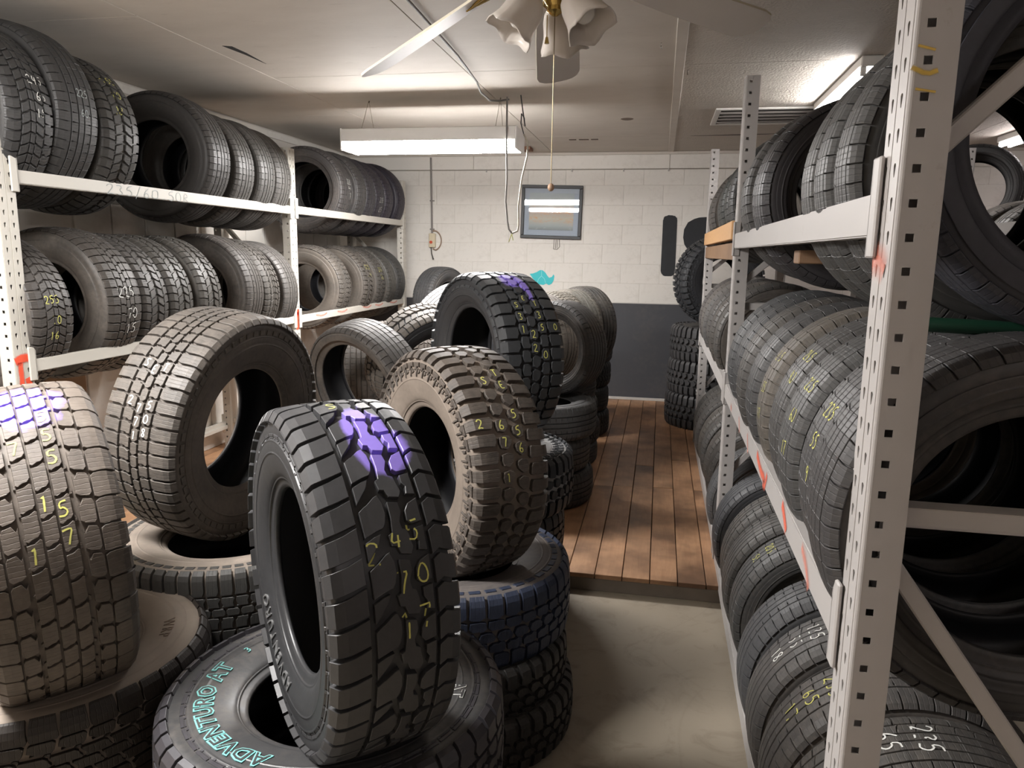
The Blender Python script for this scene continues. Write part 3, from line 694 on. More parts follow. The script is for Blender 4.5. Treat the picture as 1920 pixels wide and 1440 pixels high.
# wire raceway and cord
e=bpy.data.objects.new('power_cord',None); link(e); tag(e,'grey power cord running along the ceiling seam and hanging in a long loop','cord')
M_CORDG=simple('cord_grey',(.14,.13,.12),.6); M_CORDW=simple('cord_white',(.36,.33,.27),.6)
bm=bmesh.new(); pts=[(-1.06,2.2,H-.012),(-1.075,3.2,H-.012),(-1.10,4.0,H-.014),(-1.13,4.55,H-.03),(-1.15,4.62,H-.012)]
tube(bm,pts,.006,8); bm_obj('ceiling_run',bm,M_CORDG,e,60)
bm=bmesh.new(); tube(bm,[(-1.15,4.62,H-.012),(-1.15,4.72,H-.05),(-1.12,4.85,H-.075),(-1.09,5.0,H-.05),(-1.04,5.06,H-.03)],.006,8); bm_obj('sag',bm,M_CORDG,e,60)
bm=bmesh.new(); yy=4.7
pts=[(-1.035,4.98,H-.03),(-1.03,4.95,2.35),(-1.02,4.93,2.1),(-1.02,4.9,1.95),(-1.0,4.87,1.82),(-.985,4.85,1.77),(-.965,4.85,1.745)]
tube(bm,pts,.006,8); bm_obj('cable_drop',bm,M_CORDG,e,60)
bm=bmesh.new(); pts=[(-.965,4.85,1.745),(-.93,4.86,1.76),(-.925,4.87,1.80),(-.935,4.9,1.92),(-.925,4.95,2.1),(-.90,5.0,2.25),(-.905,5.05,2.34),(-.94,5.08,2.40)]
tube(bm,pts,.006,8); bm_obj('cable_rise',bm,M_CORDW,e,60)
bm=bmesh.new(); tube(bm,[(-.94,5.08,2.40),(-.96,5.08,2.47),(-.955,5.07,2.53),(-.935,5.06,2.50),(-.93,5.07,2.45),(-.95,5.08,2.56),(-.96,5.06,H-.004)],.004,6); bm_obj('knot',bm,simple('cord_black',(.02,.02,.02),.5),e,60)
bm=bmesh.new(); obar(bm,(-.966,4.85,1.742),(-.985,4.85,1.69),.012,.004); obar(bm,(-.966,4.85,1.742),(-.957,4.85,1.70),.010,.004); bm_obj('cable_tie',bm,simple('tie_yellow',(.65,.65,.25),.6),e)
# ------------------------------------------------------------------ ceiling fan
M_FANW=simple('fan_white',(.78,.74,.68),.35,var=.04); M_BRASS=simple('brass',(.65,.47,.16),.22,1.,var=.15); M_BLADE=simple('fan_blade_white',(.80,.78,.77),.38,var=.06)
M_BLADET=simple('fan_blade_edge',(.72,.66,.52),.4)
def glassmat():
    t=NT('frosted_glass'); t.b.inputs['Base Color'].default_value=(.86,.80,.74,1); t.b.inputs['Roughness'].default_value=.28
    t.b.inputs['Transmission Weight'].default_value=.25; t.b.inputs['IOR'].default_value=1.35; t.b.inputs['Subsurface Weight'].default_value=0.
    t.l(t.bump(t.noise(40,2,t.coord()),.1,.003),t.b.inputs['Normal']); return t.m
M_GLASS=glassmat()
FC=Vector((-.28,1.9,0)); FZC=2.30
fan=empty('ceiling_fan',(FC.x,FC.y,H)); tag(fan,'white ceiling fan with brass blade arms and tulip glass shades','fan')
def P(z): return z-H
bm=bmesh.new(); lathe(bm,[(.0,0),(.065,0),(.06,-.04),(.02,-.06),(.014,-.065),(.014,P(2.42))],32); bm_obj('canopy',bm,M_FANW,fan,40)
bm=bmesh.new(); lathe(bm,[(.014,P(2.43)),(.09,P(2.425)),(.115,P(2.40)),(.12,P(2.35)),(.105,P(2.325)),(.0,P(2.32))],40); bm_obj('motor_housing',bm,M_FANW,fan,40)
bm=bmesh.new(); lathe(bm,[(.10,P(2.326)),(.112,P(2.318)),(.106,P(2.308)),(.06,P(2.304)),(.0,P(2.304))],40); bm_obj('brass_ring',bm,M_BRASS,fan,40)
bm=bmesh.new(); lathe(bm,[(.055,P(2.304)),(.056,P(2.255)),(.046,P(2.235)),(.0,P(2.232))],32); bm_obj('switch_housing',bm,M_FANW,fan,40)
bm=bmesh.new(); lathe(bm,[(.0,P(2.236)),(.024,P(2.234)),(.03,P(2.222)),(.018,P(2.205)),(.02,P(2.195)),(.008,P(2.185)),(0,P(2.183))],20); bm_obj('brass_finial',bm,M_BRASS,fan,40)
tips={155:(.645,2.128),97:(.665,2.18),38:(.66,2.25),-24:(.66,2.31),215:(.66,2.24),-85:(.66,2.32)}
for ang,(rad,zt) in tips.items():
    a=math.radians(ang); u=Vector((math.cos(a),math.sin(a),0)); r0=.20; z0=2.305
    dirv=(u*rad+Vector((0,0,zt-z0))-u*0.0)-(u*.10); dirv.normalize()
    side=Vector((-u.y,u.x,0)); nrm=dirv.cross(side).normalized()
    pit=math.radians(21 if ang==155 else 12); s2=side*math.cos(pit)+nrm*math.sin(pit)*(-1 if nrm.z>0 else 1); n2=dirv.cross(s2).normalized()
    st=u*.10+Vector((0,0,z0-H)); L=(u*rad+Vector((0,0,zt-H))-st).length
    outline=[]
    l0=.10
    for t,wv in((l0,.048),(l0+.03,.056),(L*.5,.064),(L-.05,.070)): outline.append((t,wv))
    loop=[(t,wv) for t,wv in outline]+[(L-.022,.062),(L-.006,.045),(L,.02),(L,-.02),(L-.006,-.045),(L-.022,-.062)]+[(t,-wv) for t,wv in outline[::-1]]
    V=[];n=len(loop)
    for dz in(-.003,.003): V+=[st+dirv*t+s2*wv+n2*dz for t,wv in loop]
    Fs=[tuple(range(n)),tuple(range(2*n-1,n-1,-1))]+[(i,n+i,n+(i+1)%n,(i+1)%n) for i in range(n)]
    me=mesh_obj('blade',V,Fs,None,fan,mats=[M_BLADE,M_BLADET],fmat=[0,0]+[1]*n)
    # ornate brass arm: two scrolls
    bm=bmesh.new()
    for sg in(-1,1):
        pts=[u*.085+Vector((0,0,z0-H)), st+dirv*.03+s2*sg*.006-n2*.004, st+dirv*.065+s2*sg*.030-n2*.008, st+dirv*.10+s2*sg*.036-n2*.007, st+dirv*.13+s2*sg*.022-n2*.006, st+dirv*.16+s2*sg*.010-n2*.006]
        tube(bm,pts,[.006,.006,.0055,.005,.0045,.003],8)
        pts=[st+dirv*.07+s2*sg*.012-n2*.008,st+dirv*.09+s2*sg*.002-n2*.010,st+dirv*.115+s2*sg*.004-n2*.008]; tube(bm,pts,.0035,6)
    tube(bm,[st+dirv*.10-n2*.006,st+dirv*.19-n2*.006],[.008,.002],8)
    bm_obj('blade_arm',bm,M_BRASS,fan,60)
def tulip(az,tilt):
    u=Vector((math.cos(az),math.sin(az),0)); ax=(u*math.sin(tilt)-Vector((0,0,1))*math.cos(tilt)).normalized()
    base=Vector((0,0,P(2.236)))+u*.05+Vector((0,0,-.005))
    bm=bmesh.new(); n=60; prof=[(.016,0),(.030,.010),(.042,.026),(.047,.045),(.048,.062),(.050,.080),(.056,.098),(.061,.110)]
    h=Vector((0,0,1)); x=ax.cross(h).normalized(); y=ax.cross(x)
    rings=[]
    for r,t in prof:
        ring=[]
        for k in range(n):
            th=2*PI*k/n; rip=(.035*math.cos(5*th)+.03*math.cos(20*th)*max(0,math.cos(5*th))); kk=(t/.124)**1.6
            rr=r*(1+rip*kk*1.5); tt=t+.006*math.cos(5*th)*kk
            ring.append(bm.verts.new(base+ax*tt+rr*(math.cos(th)*x+math.sin(th)*y)))
        rings.append(ring)
    for a,b in zip(rings,rings[1:]):
        for k in range(n): bm.faces.new((a[k],a[(k+1)%n],b[(k+1)%n],b[k]))
    o=bm_obj('glass_shade',bm,M_GLASS,fan,180); m=o.modifiers.new('s','SOLIDIFY'); m.thickness=.003
    bm=bmesh.new(); tube(bm,[Vector((0,0,P(2.225))),base-ax*.012,base+ax*.008],[.010,.014,.020],12); bm_obj('lamp_arm',bm,M_BRASS,fan,60)
    bm=bmesh.new()
    tube(bm,[base+ax*t for t in(.0,.02,.03,.05,.07,.085,.092)],[.012,.012,.013,.024,.027,.018,.004],14); bm_obj('bulb',bm,simple('bulb_off',(.8,.78,.74),.2),fan,180)
for az in(200,330,85): tulip(math.radians(az),math.radians(34))
bm=bmesh.new(); tube(bm,[(.0,.0,P(2.185)),(.0,.0,P(1.79))],.0012,6); bm_obj('pull_chain',bm,simple('chain_thin',(.25,.2,.12),.4,.7),fan)
bm=bmesh.new(); bmesh.ops.create_uvsphere(bm,u_segments=16,v_segments=12,radius=.0085); 
for v in bm.verts: v.co=Vector((v.co.x,v.co.y,v.co.z*1.15+P(1.783)))
bm_obj('pull_knob',bm,simple('knob_wood',(.45,.30,.2),.5),fan,180)
bm=bmesh.new(); tube(bm,[(-.02,.01,P(2.19)),(-.02,.01,P(2.14))],.0012,6); tube(bm,[(-.02,.01,P(2.14)),(-.02,.01,P(2.125))],[.003,.006],8); bm_obj('short_chain',bm,M_BRASS,fan)
# ------------------------------------------------------------------ back wall things
YW=YB-.006
e=empty('framed_picture',(-1.155,YW-.02,2.045)); e.rotation_euler=(0,math.radians(1.2),0); tag(e,'dark framed picture with a pale blue mat and faded seascape on the back wall','picture')
bm=bmesh.new()
W2,H2=.322,.275
for lo,hi in(((-W2,-.01,-H2),(W2,.018,-H2+.034)),((-W2,-.01,H2-.034),(W2,.018,H2)),((-W2,-.01,-H2+.034),(-W2+.034,.018,H2-.034)),((W2-.034,-.01,-H2+.034),(W2,.018,H2-.034))): box(bm,lo,hi,.004)
bm_obj('frame',bm,simple('frame_black',(.02,.021,.023),.45),e)
bm=bmesh.new(); box(bm,(-W2+.03,.008,-H2+.03),(W2-.03,.014,H2-.03)); bm_obj('mat_board',bm,simple('mat_blue',(.46,.52,.60),.7),e)
def picmat():
    t=NT('picture_print'); co=t.coord('Generated'); sep=t.t.nodes.new('ShaderNodeSeparateXYZ'); t.l(co,sep.inputs[0])
    sea=t.ramp(sep.outputs[2],[(0,(.20,.22,.22)),(.12,(.30,.33,.33)),(.3,(.42,.40,.34)),(.55,(.38,.30,.26)),(.7,(.34,.36,.36)),(1,(.33,.37,.38))])
    n=t.noise(5,5,t.vmap(co,(1,1,2.4)),.7,1.5); m=t.ramp(n,[(.50,0.),(.62,1.)])
    lowm=t.ramp(sep.outputs[2],[(.1,0.),(.3,1.),(.6,.8),(.8,0.)])
    c=t.mix(t.math('MULTIPLY',m,lowm),t.mix(1,sea,(1.5,1.5,1.5),'MULTIPLY'),(.72,.45,.26)); c=t.mix(t.math('MULTIPLY',t.ramp(t.noise(9,4,co,.7),[(.55,0.),(.65,1.)]),.35),c,(.55,.58,.58))
    t.l(c,t.b.inputs['Base Color']); t.b.inputs['Roughness'].default_value=.6; return t.m
bm=bmesh.new(); box(bm,(-.235,.004,-.185),(.235,.0075,.195)); bm_obj('print',bm,picmat(),e)
t=NT('picture_glass'); 
mixs=t.t.nodes.new('ShaderNodeMixShader'); tr=t.t.nodes.new('ShaderNodeBsdfTransparent'); gl=t.t.nodes.new('ShaderNodeBsdfGlossy'); gl.inputs['Roughness'].default_value=.015
fr=t.t.nodes.new('ShaderNodeFresnel'); fr.inputs[0].default_value=1.7; t.l(fr.outputs[0],mixs.inputs[0]); t.l(tr.outputs[0],mixs.inputs[1]); t.l(gl.outputs[0],mixs.inputs[2]); t.l(mixs.outputs[0],t.out.inputs[0])
bm=bmesh.new(); box(bm,(-W2+.032,-.002,-H2+.032),(W2-.032,.001,H2-.032)); bm_obj('glass',bm,t.m,e)
def decal(name,outline,mat,label,cat,thick=.0015,holes=None):
    n=len(outline); V=[(x,-thick,z) for x,z in outline]+[(x,0,z) for x,z in outline]
    Fs=[tuple(range(n)),tuple(range(n,2*n))[::-1]]+[(i,n+i,n+(i+1)%n,(i+1)%n) for i in range(n)]
    o=mesh_obj(name,V,Fs,mat); o.location=(0,YB-.006,0); return tag(o,label,cat)
TQ=simple('turquoise',(.03,.55,.60),.5)
o=decal('wall_sticker',[(-1.375,1.40),(-1.34,1.405),(-1.30,1.42),(-1.265,1.442),(-1.235,1.44),(-1.205,1.415),(-1.185,1.385),(-1.165,1.362),(-1.135,1.372),(-1.118,1.40),(-1.108,1.382),(-1.115,1.335),(-1.135,1.30),(-1.165,1.285),(-1.195,1.300),(-1.225,1.285),(-1.27,1.29),(-1.31,1.32),(-1.34,1.35)],TQ,'turquoise curl shaped sticker low on the white back wall','sticker')
V=[];Fs=[]
for pl in([(-1.247,1.435),(-1.247,1.38),(-1.28,1.345),(-1.29,1.30)],[(-1.247,1.38),(-1.215,1.35),(-1.20,1.305)]):
    for a,b in zip(pl,pl[1:]):
        dx,dz=b[0]-a[0],b[1]-a[1];L=math.hypot(dx,dz);nx,nz=-dz/L*.002,dx/L*.002;k=len(V)
        V+=[(a[0]-nx,-.0022,a[1]-nz),(a[0]+nx,-.0022,a[1]+nz),(b[0]+nx,-.0022,b[1]+nz),(b[0]-nx,-.0022,b[1]-nz)];Fs.append((k,k+1,k+2,k+3))
mesh_obj('line',V,Fs,simple('turquoise_pale',(.35,.8,.82),.5),o)
BP=simple('black_wall_paint',(.022,.024,.028),.7,var=.3)
def rrect(x0,x1,z0,z1,r,wob=.004,n=6):
    pts=[]
    for cx,cz,a0 in((x1-r,z1-r,0),(x0+r,z1-r,PI/2),(x0+r,z0+r,PI),(x1-r,z0+r,1.5*PI)):
        for k in range(n+1):
            t=a0+PI/2*k/n; pts.append((cx+r*math.cos(t)+R_.uniform(-wob,wob),cz+r*math.sin(t)+R_.uniform(-wob,wob)))
    return pts[::-1]
decal('painted_bar',rrect(.0,.145,1.405,2.02,.05),BP,'tall rounded black bar painted on the back wall','paint mark')
decal('painted_blob',[(.21,1.80),(.215,1.88),(.25,1.95),(.31,1.985),(.36,2.0),(.50,2.01),(.62,1.98),(.60,1.75),(.50,1.66),(.35,1.62),(.26,1.68),(.225,1.73)],BP,'black rounded blob painted on the back wall beside the rack','paint mark')
for k in range(1):
    V=[];Fs=[]
    for pl in([(-1.12,1.765),(-1.125,1.665),(-1.085,1.66),(-1.06,1.69),(-1.065,1.765)],[(-1.10,1.76),(-1.105,1.67)],[(-1.085,1.76),(-1.088,1.67)]):
        for a,b in zip(pl,pl[1:]):
            dx,dz=b[0]-a[0],b[1]-a[1];L=math.hypot(dx,dz);nx,nz=-dz/L*.003,dx/L*.003;q=len(V)
            V+=[(a[0]-nx,-.001,a[1]-nz),(a[0]+nx,-.001,a[1]+nz),(b[0]+nx,-.001,b[1]+nz),(b[0]-nx,-.001,b[1]-nz)];Fs.append((q,q+1,q+2,q+3))
    o=mesh_obj('wall_drawing',V,Fs,simple('pencil',(.18,.16,.13),.8)); o.location=(0,YB-.006,0); tag(o,'small rectangular line drawing on the wall under the picture','drawing')
e=empty('switch_box',(-2.45,YW,1.74)); tag(e,'beige electric switch box with a red button under a long conduit','switch')
bm=bmesh.new(); box(bm,(-.04,-.045,-.075),(.03,0,.075),.006); bm_obj('box',bm,simple('box_beige',(.66,.58,.42),.5),e)
bm=bmesh.new(); tube(bm,[(-.012,-.045,-.02),(-.012,-.058,-.02)],.016,14); bm_obj('red_button',bm,simple('button_red',(.6,.08,.03),.4),e)
bm=bmesh.new(); tube(bm,[(-.01,-.015,.07),(-.012,-.015,.3),(-.02,-.015,H-.04-1.74)],.0095,10); bm_obj('conduit',bm,simple('conduit_grey',(.22,.20,.19),.45,.3),e,60)
bm=bmesh.new()
for z in(.42,.12): box(bm,(-.035,-.018,z-.006),(.018,-.012,z+.006),.001)
bm_obj('clamp',bm,simple('clamp_grey',(.25,.23,.21),.5),e)
bm=bmesh.new(); tube(bm,[(.0,-.02,.10)]+[(.01+.085*math.sin(t),-.02,.0+.105*math.cos(t)) for t in np.linspace(.15,PI-.25,14)]+[(.0,-.02,-.09)],.006,8); bm_obj('loop_cable',bm,simple('cable_tan',(.30,.20,.14),.5),e,60)
bm=bmesh.new(); tube(bm,[(-.022,-.02,-.07),(-.015,-.02,-.14),(.0,-.022,-.19),(.006,-.022,-.205)],[.006,.006,.007,.010],8); bm_obj('short_cable',bm,simple('cable_dark',(.05,.04,.035),.5),e,60)
bm=bmesh.new(); tube(bm,[(XL+.1,YW-.012,2.478),(-.9,YW-.012,2.476),(1.6,YW-.012,2.480)],.0028,6); o=bm_obj('wall_wire',bm,simple('wire_dark',(.2,.17,.14),.6)); tag(o,'thin wire running along the back wall under the header boards','wire')
for xk in(-1.86,-.95,-.42,.03): 
    bm=bmesh.new(); box(bm,(xk-.006,YW-.018,2.455),(xk+.006,YW,2.485),.001); bm_obj('clip',bm,M_STEELG,o)
# ------------------------------------------------------------------ storage racks
def upright_mesh(z1,nkey=2,near=True,DX=.062,DY=.098):
    """aisle face in plane x=0 (normal -x), front face plane y=0 (normal -y); perforated"""
    V=[];Fs=[]
    def holegrid(origin,ux,width,u0,u1,holes,pitch,z0,z1):
        # one perforated strip between u0..u1 with polygon hole (pts) per pitch
        z=z0
        while z+pitch<=z1:
            nh=len(holes); base=len(V); cu=(u0+u1)/2; cz=z+pitch/2
            for (hx,hz) in holes: 
                p=origin+ux*(cu+hx); V.append((p.x,p.y,cz+hz))
            for (hx,hz) in holes:
                a=math.atan2(hz/(pitch/2),hx/((u1-u0)/2)); c,s_=math.cos(a),math.sin(a); k=1/max(abs(c),abs(s_))
                p=origin+ux*(cu+c*k*(u1-u0)/2); V.append((p.x,p.y,cz+s_*k*pitch/2))
            # corners
            for i in range(nh):
                j=(i+1)%nh; a=base+i;b=base+j;A=base+nh+i;B=base+nh+j
                va=V[A];vb=V[B]
                Fs.append((a,b,B,A))
            z+=pitch
    pitch=.0508
    sq=[(-.006,-.006),(0,-.006),(.006,-.006),(.006,0),(.006,.006),(0,.006),(-.006,.006),(-.006,0)]
    sq=[(.006,-.006),(.006,0),(.006,.006),(0,.006),(-.006,.006),(-.006,0),(-.006,-.006),(0,-.006)]
    # corner aligned points so the outer rectangle keeps its corners
    def align(hs,hw,hp):
        out=[]
        for a in(-PI/4,0,PI/4,PI/2,3*PI/4,PI,-3*PI/4,-PI/2): out.append(a)
        return out
    def sqf(x,z):
        k=.0062/max(abs(x),abs(z)); return (x*k,z*k)
    def holeshape(f,w):   # 16 directions incl. corners of the cell
        dirs=[]
        if f is sqf:
            return [(ex*.0062,ez*.0062) for ex,ez in((1,-1),(1,-.4),(1,.4),(1,1),(.4,1),(-.4,1),(-1,1),(-1,.4),(-1,-.4),(-1,-1),(-.4,-1),(.4,-1))]
        for ex,ez in((1,-1),(1,-.4),(1,.4),(1,1),(.4,1),(-.4,1),(-1,1),(-1,.4),(-1,-.4),(-1,-1),(-.4,-1),(.4,-1)):
            dirs.append(f(ex*w/2,ez*pitch/2))
        return dirs
    def keyf(x,z):
        a=math.atan2(z,x); 
        # tear drop: wide at top, slim at the bottom
        if z>=0: return (.0065*math.cos(a),.004+.007*math.sin(a))
        return (.0065*math.cos(a)*.55,-.013*abs(math.sin(a))**.8+.002)
    def strip(origin,ux,u0,u1,f,z0,z1):
        w=u1-u0; hs=holeshape(f,w); z=z0
        while z+pitch<=z1+1e-6:
            base=len(V); cu=(u0+u1)/2; cz=z+pitch/2; nh=len(hs)
            for hx,hz in hs: p=origin+ux*(cu+hx); V.append((p.x,p.y,cz+hz))
            for ex,ez in((1,-1),(1,-.4),(1,.4),(1,1),(.4,1),(-.4,1),(-1,1),(-1,.4),(-1,-.4),(-1,-1),(-.4,-1),(.4,-1)):
                p=origin+ux*(cu+ex*w/2); V.append((p.x,p.y,cz+ez*pitch/2))
            for i in range(nh): j=(i+1)%nh; Fs.append((base+i,base+j,base+nh+j,base+nh+i))
            z+=pitch
        return z
    def plain(origin,ux,u0,u1,z0,z1):
        b=len(V)
        for u,z in((u0,z0),(u1,z0),(u1,z1),(u0,z1)): p=origin+ux*u; V.append((p.x,p.y,z))
        Fs.append((b,b+1,b+2,b+3))
    zt=math.floor(z1/pitch)*pitch
    O=Vector((0,0,0)); UY=Vector((0,1,0)); UX=Vector((1,0,0)); r=.006
    strip(O,UY,r,DY/2-.002,keyf,0,zt); strip(O,UY,DY/2+.002,DY-r,keyf,0,zt); plain(O+Vector((.002,0,0)),UY,DY/2-.002,DY/2+.002,0,zt)
    b=len(V)
    strip(O,UX,r,DX*.62,sqf,0,zt); plain(O,UX,DX*.62,DX,0,zt)
    plain(Vector((0,DY,0)),UX,r,DX,0,zt)
    # rounded corners
    for cy,sy in((0,1),(DY,-1)):
        arc=[(r-r*math.cos(t),cy+sy*(r-r*math.sin(t))) for t in np.linspace(0,PI/2,5)]
        for (x0,y0),(x1,y1) in zip(arc,arc[1:]):
            b=len(V); V+= [(x0,y0,0),(x1,y1,0),(x1,y1,zt),(x0,y0,zt)]; Fs.append((b,b+1,b+2,b+3))
    # returned lips
    for y0,y1 in((0,DY*.5),(DY*.5,DY)):
        b=len(V); V+=[(DX,y0,0),(DX,y1,0),(DX,y1,zt),(DX,y0,zt)]; Fs.append((b,b+1,b+2,b+3))
    me=bpy.data.meshes.new('upright'); me.from_pydata(V,[],Fs); 
    bm=bmesh.new(); bm.from_mesh(me); bmesh.ops.remove_doubles(bm,verts=bm.verts,dist=.0002); bmesh.ops.recalc_face_normals(bm,faces=bm.faces); bm.to_mesh(me); bm.free()
    return me
def rack(name,label,xf,side,frames,beams,mat,ztop,depth=.62,braces=True,beamh=.070,base=0.,frontmat=None):
    """side=+1: aisle face at xf looking -x and rack goes to +x ; side=-1 mirrored"""
    e=empty(name,(xf,frames[0],base)); tag(e,label,'rack')
    me=upright_mesh(ztop); me.materials.append(mat)
    for fi,y in enumerate(frames):
        for xx,sg in((0,side),(side*depth,-side)):
            o=bpy.data.objects.new('upright',me); link(o,e); o.location=(xx,y-frames[0],0); o.scale=(sg,1,1)
            m=o.modifiers.new('s','SOLIDIFY'); m.thickness=.0022; m.offset=0
        if braces:
            yy=y-frames[0]+.05; x0=side*.055; x1=side*(depth-.055)
            zs=[.18,.72,1.34,1.86,ztop-.12] if side>0 else [.22,.85,1.42,2.0,ztop-.1]
            if side>0: hz=[1.20 if fi==0 else 1.38]
            else: hz=[.30]
            for z in hz:
                bm=bmesh.new(); obar(bm,(x0,yy,z),(x1,yy,z),.034,.034,(0,0,1),.003); bm_obj('horizontal_brace',bm,mat,e)
            dia=([(1.12,.42),(1.78,2.30),(.1,.35)] if fi==0 else [(1.50,1.95),(.55,1.15)]) if side>0 else [(.42,.95),(1.25,1.8)]
            for za,zb_ in dia:
                bm=bmesh.new(); obar(bm,(x0,yy,za),(x1,yy,zb_),.030,.032,(0,1,0),.003); bm_obj('diagonal_brace',bm,mat,e)
    for y0,y1,zt,which in beams:
        for xx,sg,nm in((0,side,'f'),(side*depth,-side,'r')):
            if nm not in which: continue
            b=bpy.data.objects.new('beam',None)
            bm=bmesh.new(); L0=y0+.098-frames[0]+.004; L1=y1-frames[0]-.004; s=sg
            # step beam section (outer face at x=-.004*s.. inner)
            sec=[(-.006,0),(-.006,-beamh),(.036,-beamh),(.036,-.028),(.020,-.028),(.020,0)]
            v=[[bm.verts.new((xx+s*px,yv,zt+pz)) for px,pz in sec] for yv in(L0,L1)]
            for i in range(len(sec)): bm.faces.new((v[0][i],v[0][(i+1)%len(sec)],v[1][(i+1)%len(sec)],v[1][i]))
            bm.faces.new(v[0]);bm.faces.new(v[1]); bmesh.ops.recalc_face_normals(bm,faces=bm.faces)
            bmesh.ops.bevel(bm,geom=list(bm.edges),offset=.003,segments=2,affect='EDGES')
            bo=bm_obj('beam',bm,mat,e,35)
            for yv,dd in((L0,-1),(L1,1)):
                bm=bmesh.new(); ya=yv-dd*.006; yb2=yv+dd*.034
                box(bm,(xx-s*.0125 if s>0 else xx+.004,min(ya,yb2)-.0,zt-beamh-.035),(xx-s*.004 if s>0 else xx+.0125,max(ya,yb2),zt+.055),.003)
                lo=min(xx-s*.0125,xx+s*.02); hi=max(xx-s*.0125,xx+s*.02)
                box(bm,(lo,yv-.003,zt-beamh-.035),(hi,yv+.003,zt+.055),.002)
                ep=bm_obj('end_bracket',bm,mat,bo)
    return e
FR=[1.24,3.74,6.20]
rackR=rack('storage_rack','cream steel rack of used tires right of the aisle, with square punched posts',.345,1,FR,
  [(FR[0],FR[1],1.725,'fr'),(FR[0],FR[1],1.0,'fr'),(FR[0],FR[1],.13,'fr'),(FR[1],FR[2],1.0,'fr'),(FR[1],FR[2],.16,'fr')],M_STEELG,2.47)
FL=[2.62,5.08,7.50]
rackL=rack('storage_rack','cream steel rack along the left wall holding two shelves of tires',-2.65,-1,FL,
  [(FL[0],FL[1],1.93,'fr'),(FL[1],FL[2],1.935,'fr'),(FL[0],FL[1],1.135,'fr'),(FL[1],FL[2],1.13,'fr'),(FL[1],FL[2],.30,'r'),(FL[0],FL[1],.30,'r')],M_STEEL,2.34,beamh=.056)
# wooden shelf boards in the far right bay
for nm,z0,z1,x0,mt,lb in(('shelf_board',1.70,1.79,.33,M_PINE,'bright new pine board carrying tires at the end of the right rack'),('shelf_board',1.60,1.685,.345,M_OLDW,'weathered brown board under the new pine board at the right rack')):
    bm=bmesh.new(); box(bm,(x0,3.84,z0),(x0+.04,6.2,z1),.003); tag(bm_obj(nm,bm,mt),lb,'board','boards at the far bay of the right rack')
bm=bmesh.new(); box(bm,(.93,3.84,1.64),(.97,6.2,1.725),.003); tag(bm_obj('shelf_board',bm,M_OLDW),'brown board carrying the far tires at the back of the right rack','board')
bm=bmesh.new(); box(bm,(.40,2.35,1.60),(.93,2.44,1.64),.003); tag(bm_obj('cross_board',bm,M_OLDW),'brown wooden cross piece under the top shelf of the right rack','board')
rackB=rack('storage_rack','grey steel rack in the next aisle, seen between and through the right tires',1.5,1,[.9,3.4,5.9],
  [(.9,3.4,1.44,'fr'),(3.4,5.9,1.44,'fr'),(.9,3.4,.7,'fr'),(3.4,5.9,.7,'fr')],M_STEELG,2.4,braces=False)
# paint marks and writing on the racks
def ribbon(name,poly,w,mat,parent,tf,step=.01):
    V=[];Fs=[];uvs=[]
    pts=resample(poly,step)
    for i,(x,y) in enumerate(pts):
        j=min(i+1,len(pts)-1);k=max(i-1,0);dx=pts[j][0]-pts[k][0];dy=pts[j][1]-pts[k][1];L=math.hypot(dx,dy) or 1;nx,ny=-dy/L*w/2,dx/L*w/2
        V+=[tf(x-nx,y-ny),tf(x,y),tf(x+nx,y+ny)]; uvs+=[-1,0,1]
        if i: b=3*i; Fs+=[(b-3,b-2,b+1,b),(b-2,b-1,b+2,b+1)]
    o=mesh_obj(name,V,Fs,mat,parent); uv=o.data.uv_layers.new(name='uv')
    for l in o.data.loops: uv.data[l.index].uv=(0,uvs[l.vertex_index])
    return o
yo=lambda p,y0:y0
f0=lambda x,y:(-.0015+.0,x,y)       # rack-local aisle plane of right rack (x<0 side)
def tfR(off): return lambda x,y:(off,x,y)
# left rack posts: face toward +x
for pl,w_ in(([(.005,1.135),(.05,1.15),(.092,1.14)],.05),([(.03,1.13),(.03,1.0),(.045,.97)],.035),([(.06,1.06),(.075,1.0),(.07,.96)],.045)):
    ribbon('spray_mark',pl,w_,M_RED,rackL,tfR(.0035))
y2=FL[1]-FL[0]
for pl,w_ in(([(y2+.01,1.155),(y2+.05,1.16),(y2+.09,1.15)],.06),([(y2+.05,1.16),(y2+.05,1.03)],.05)): ribbon('spray_mark',pl,w_,M_RED,rackL,tfR(.0035))
for yy in(.35,.75,1.3,1.6,2.0): ribbon('spray_mark',[(y2+yy,1.115),(y2+yy+.12,1.10),(y2+yy+.2,1.118)],.025,M_REDF,rackL,tfR(.0075))
for pl in strokes('235/60.50R',.0,.0,.048,.1):
    ribbon('beam_writing',[(.62+ (x*1.9),1.872+y) for x,y in pl],.0035,M_CHALKB,rackL,tfR(.0070),.006)
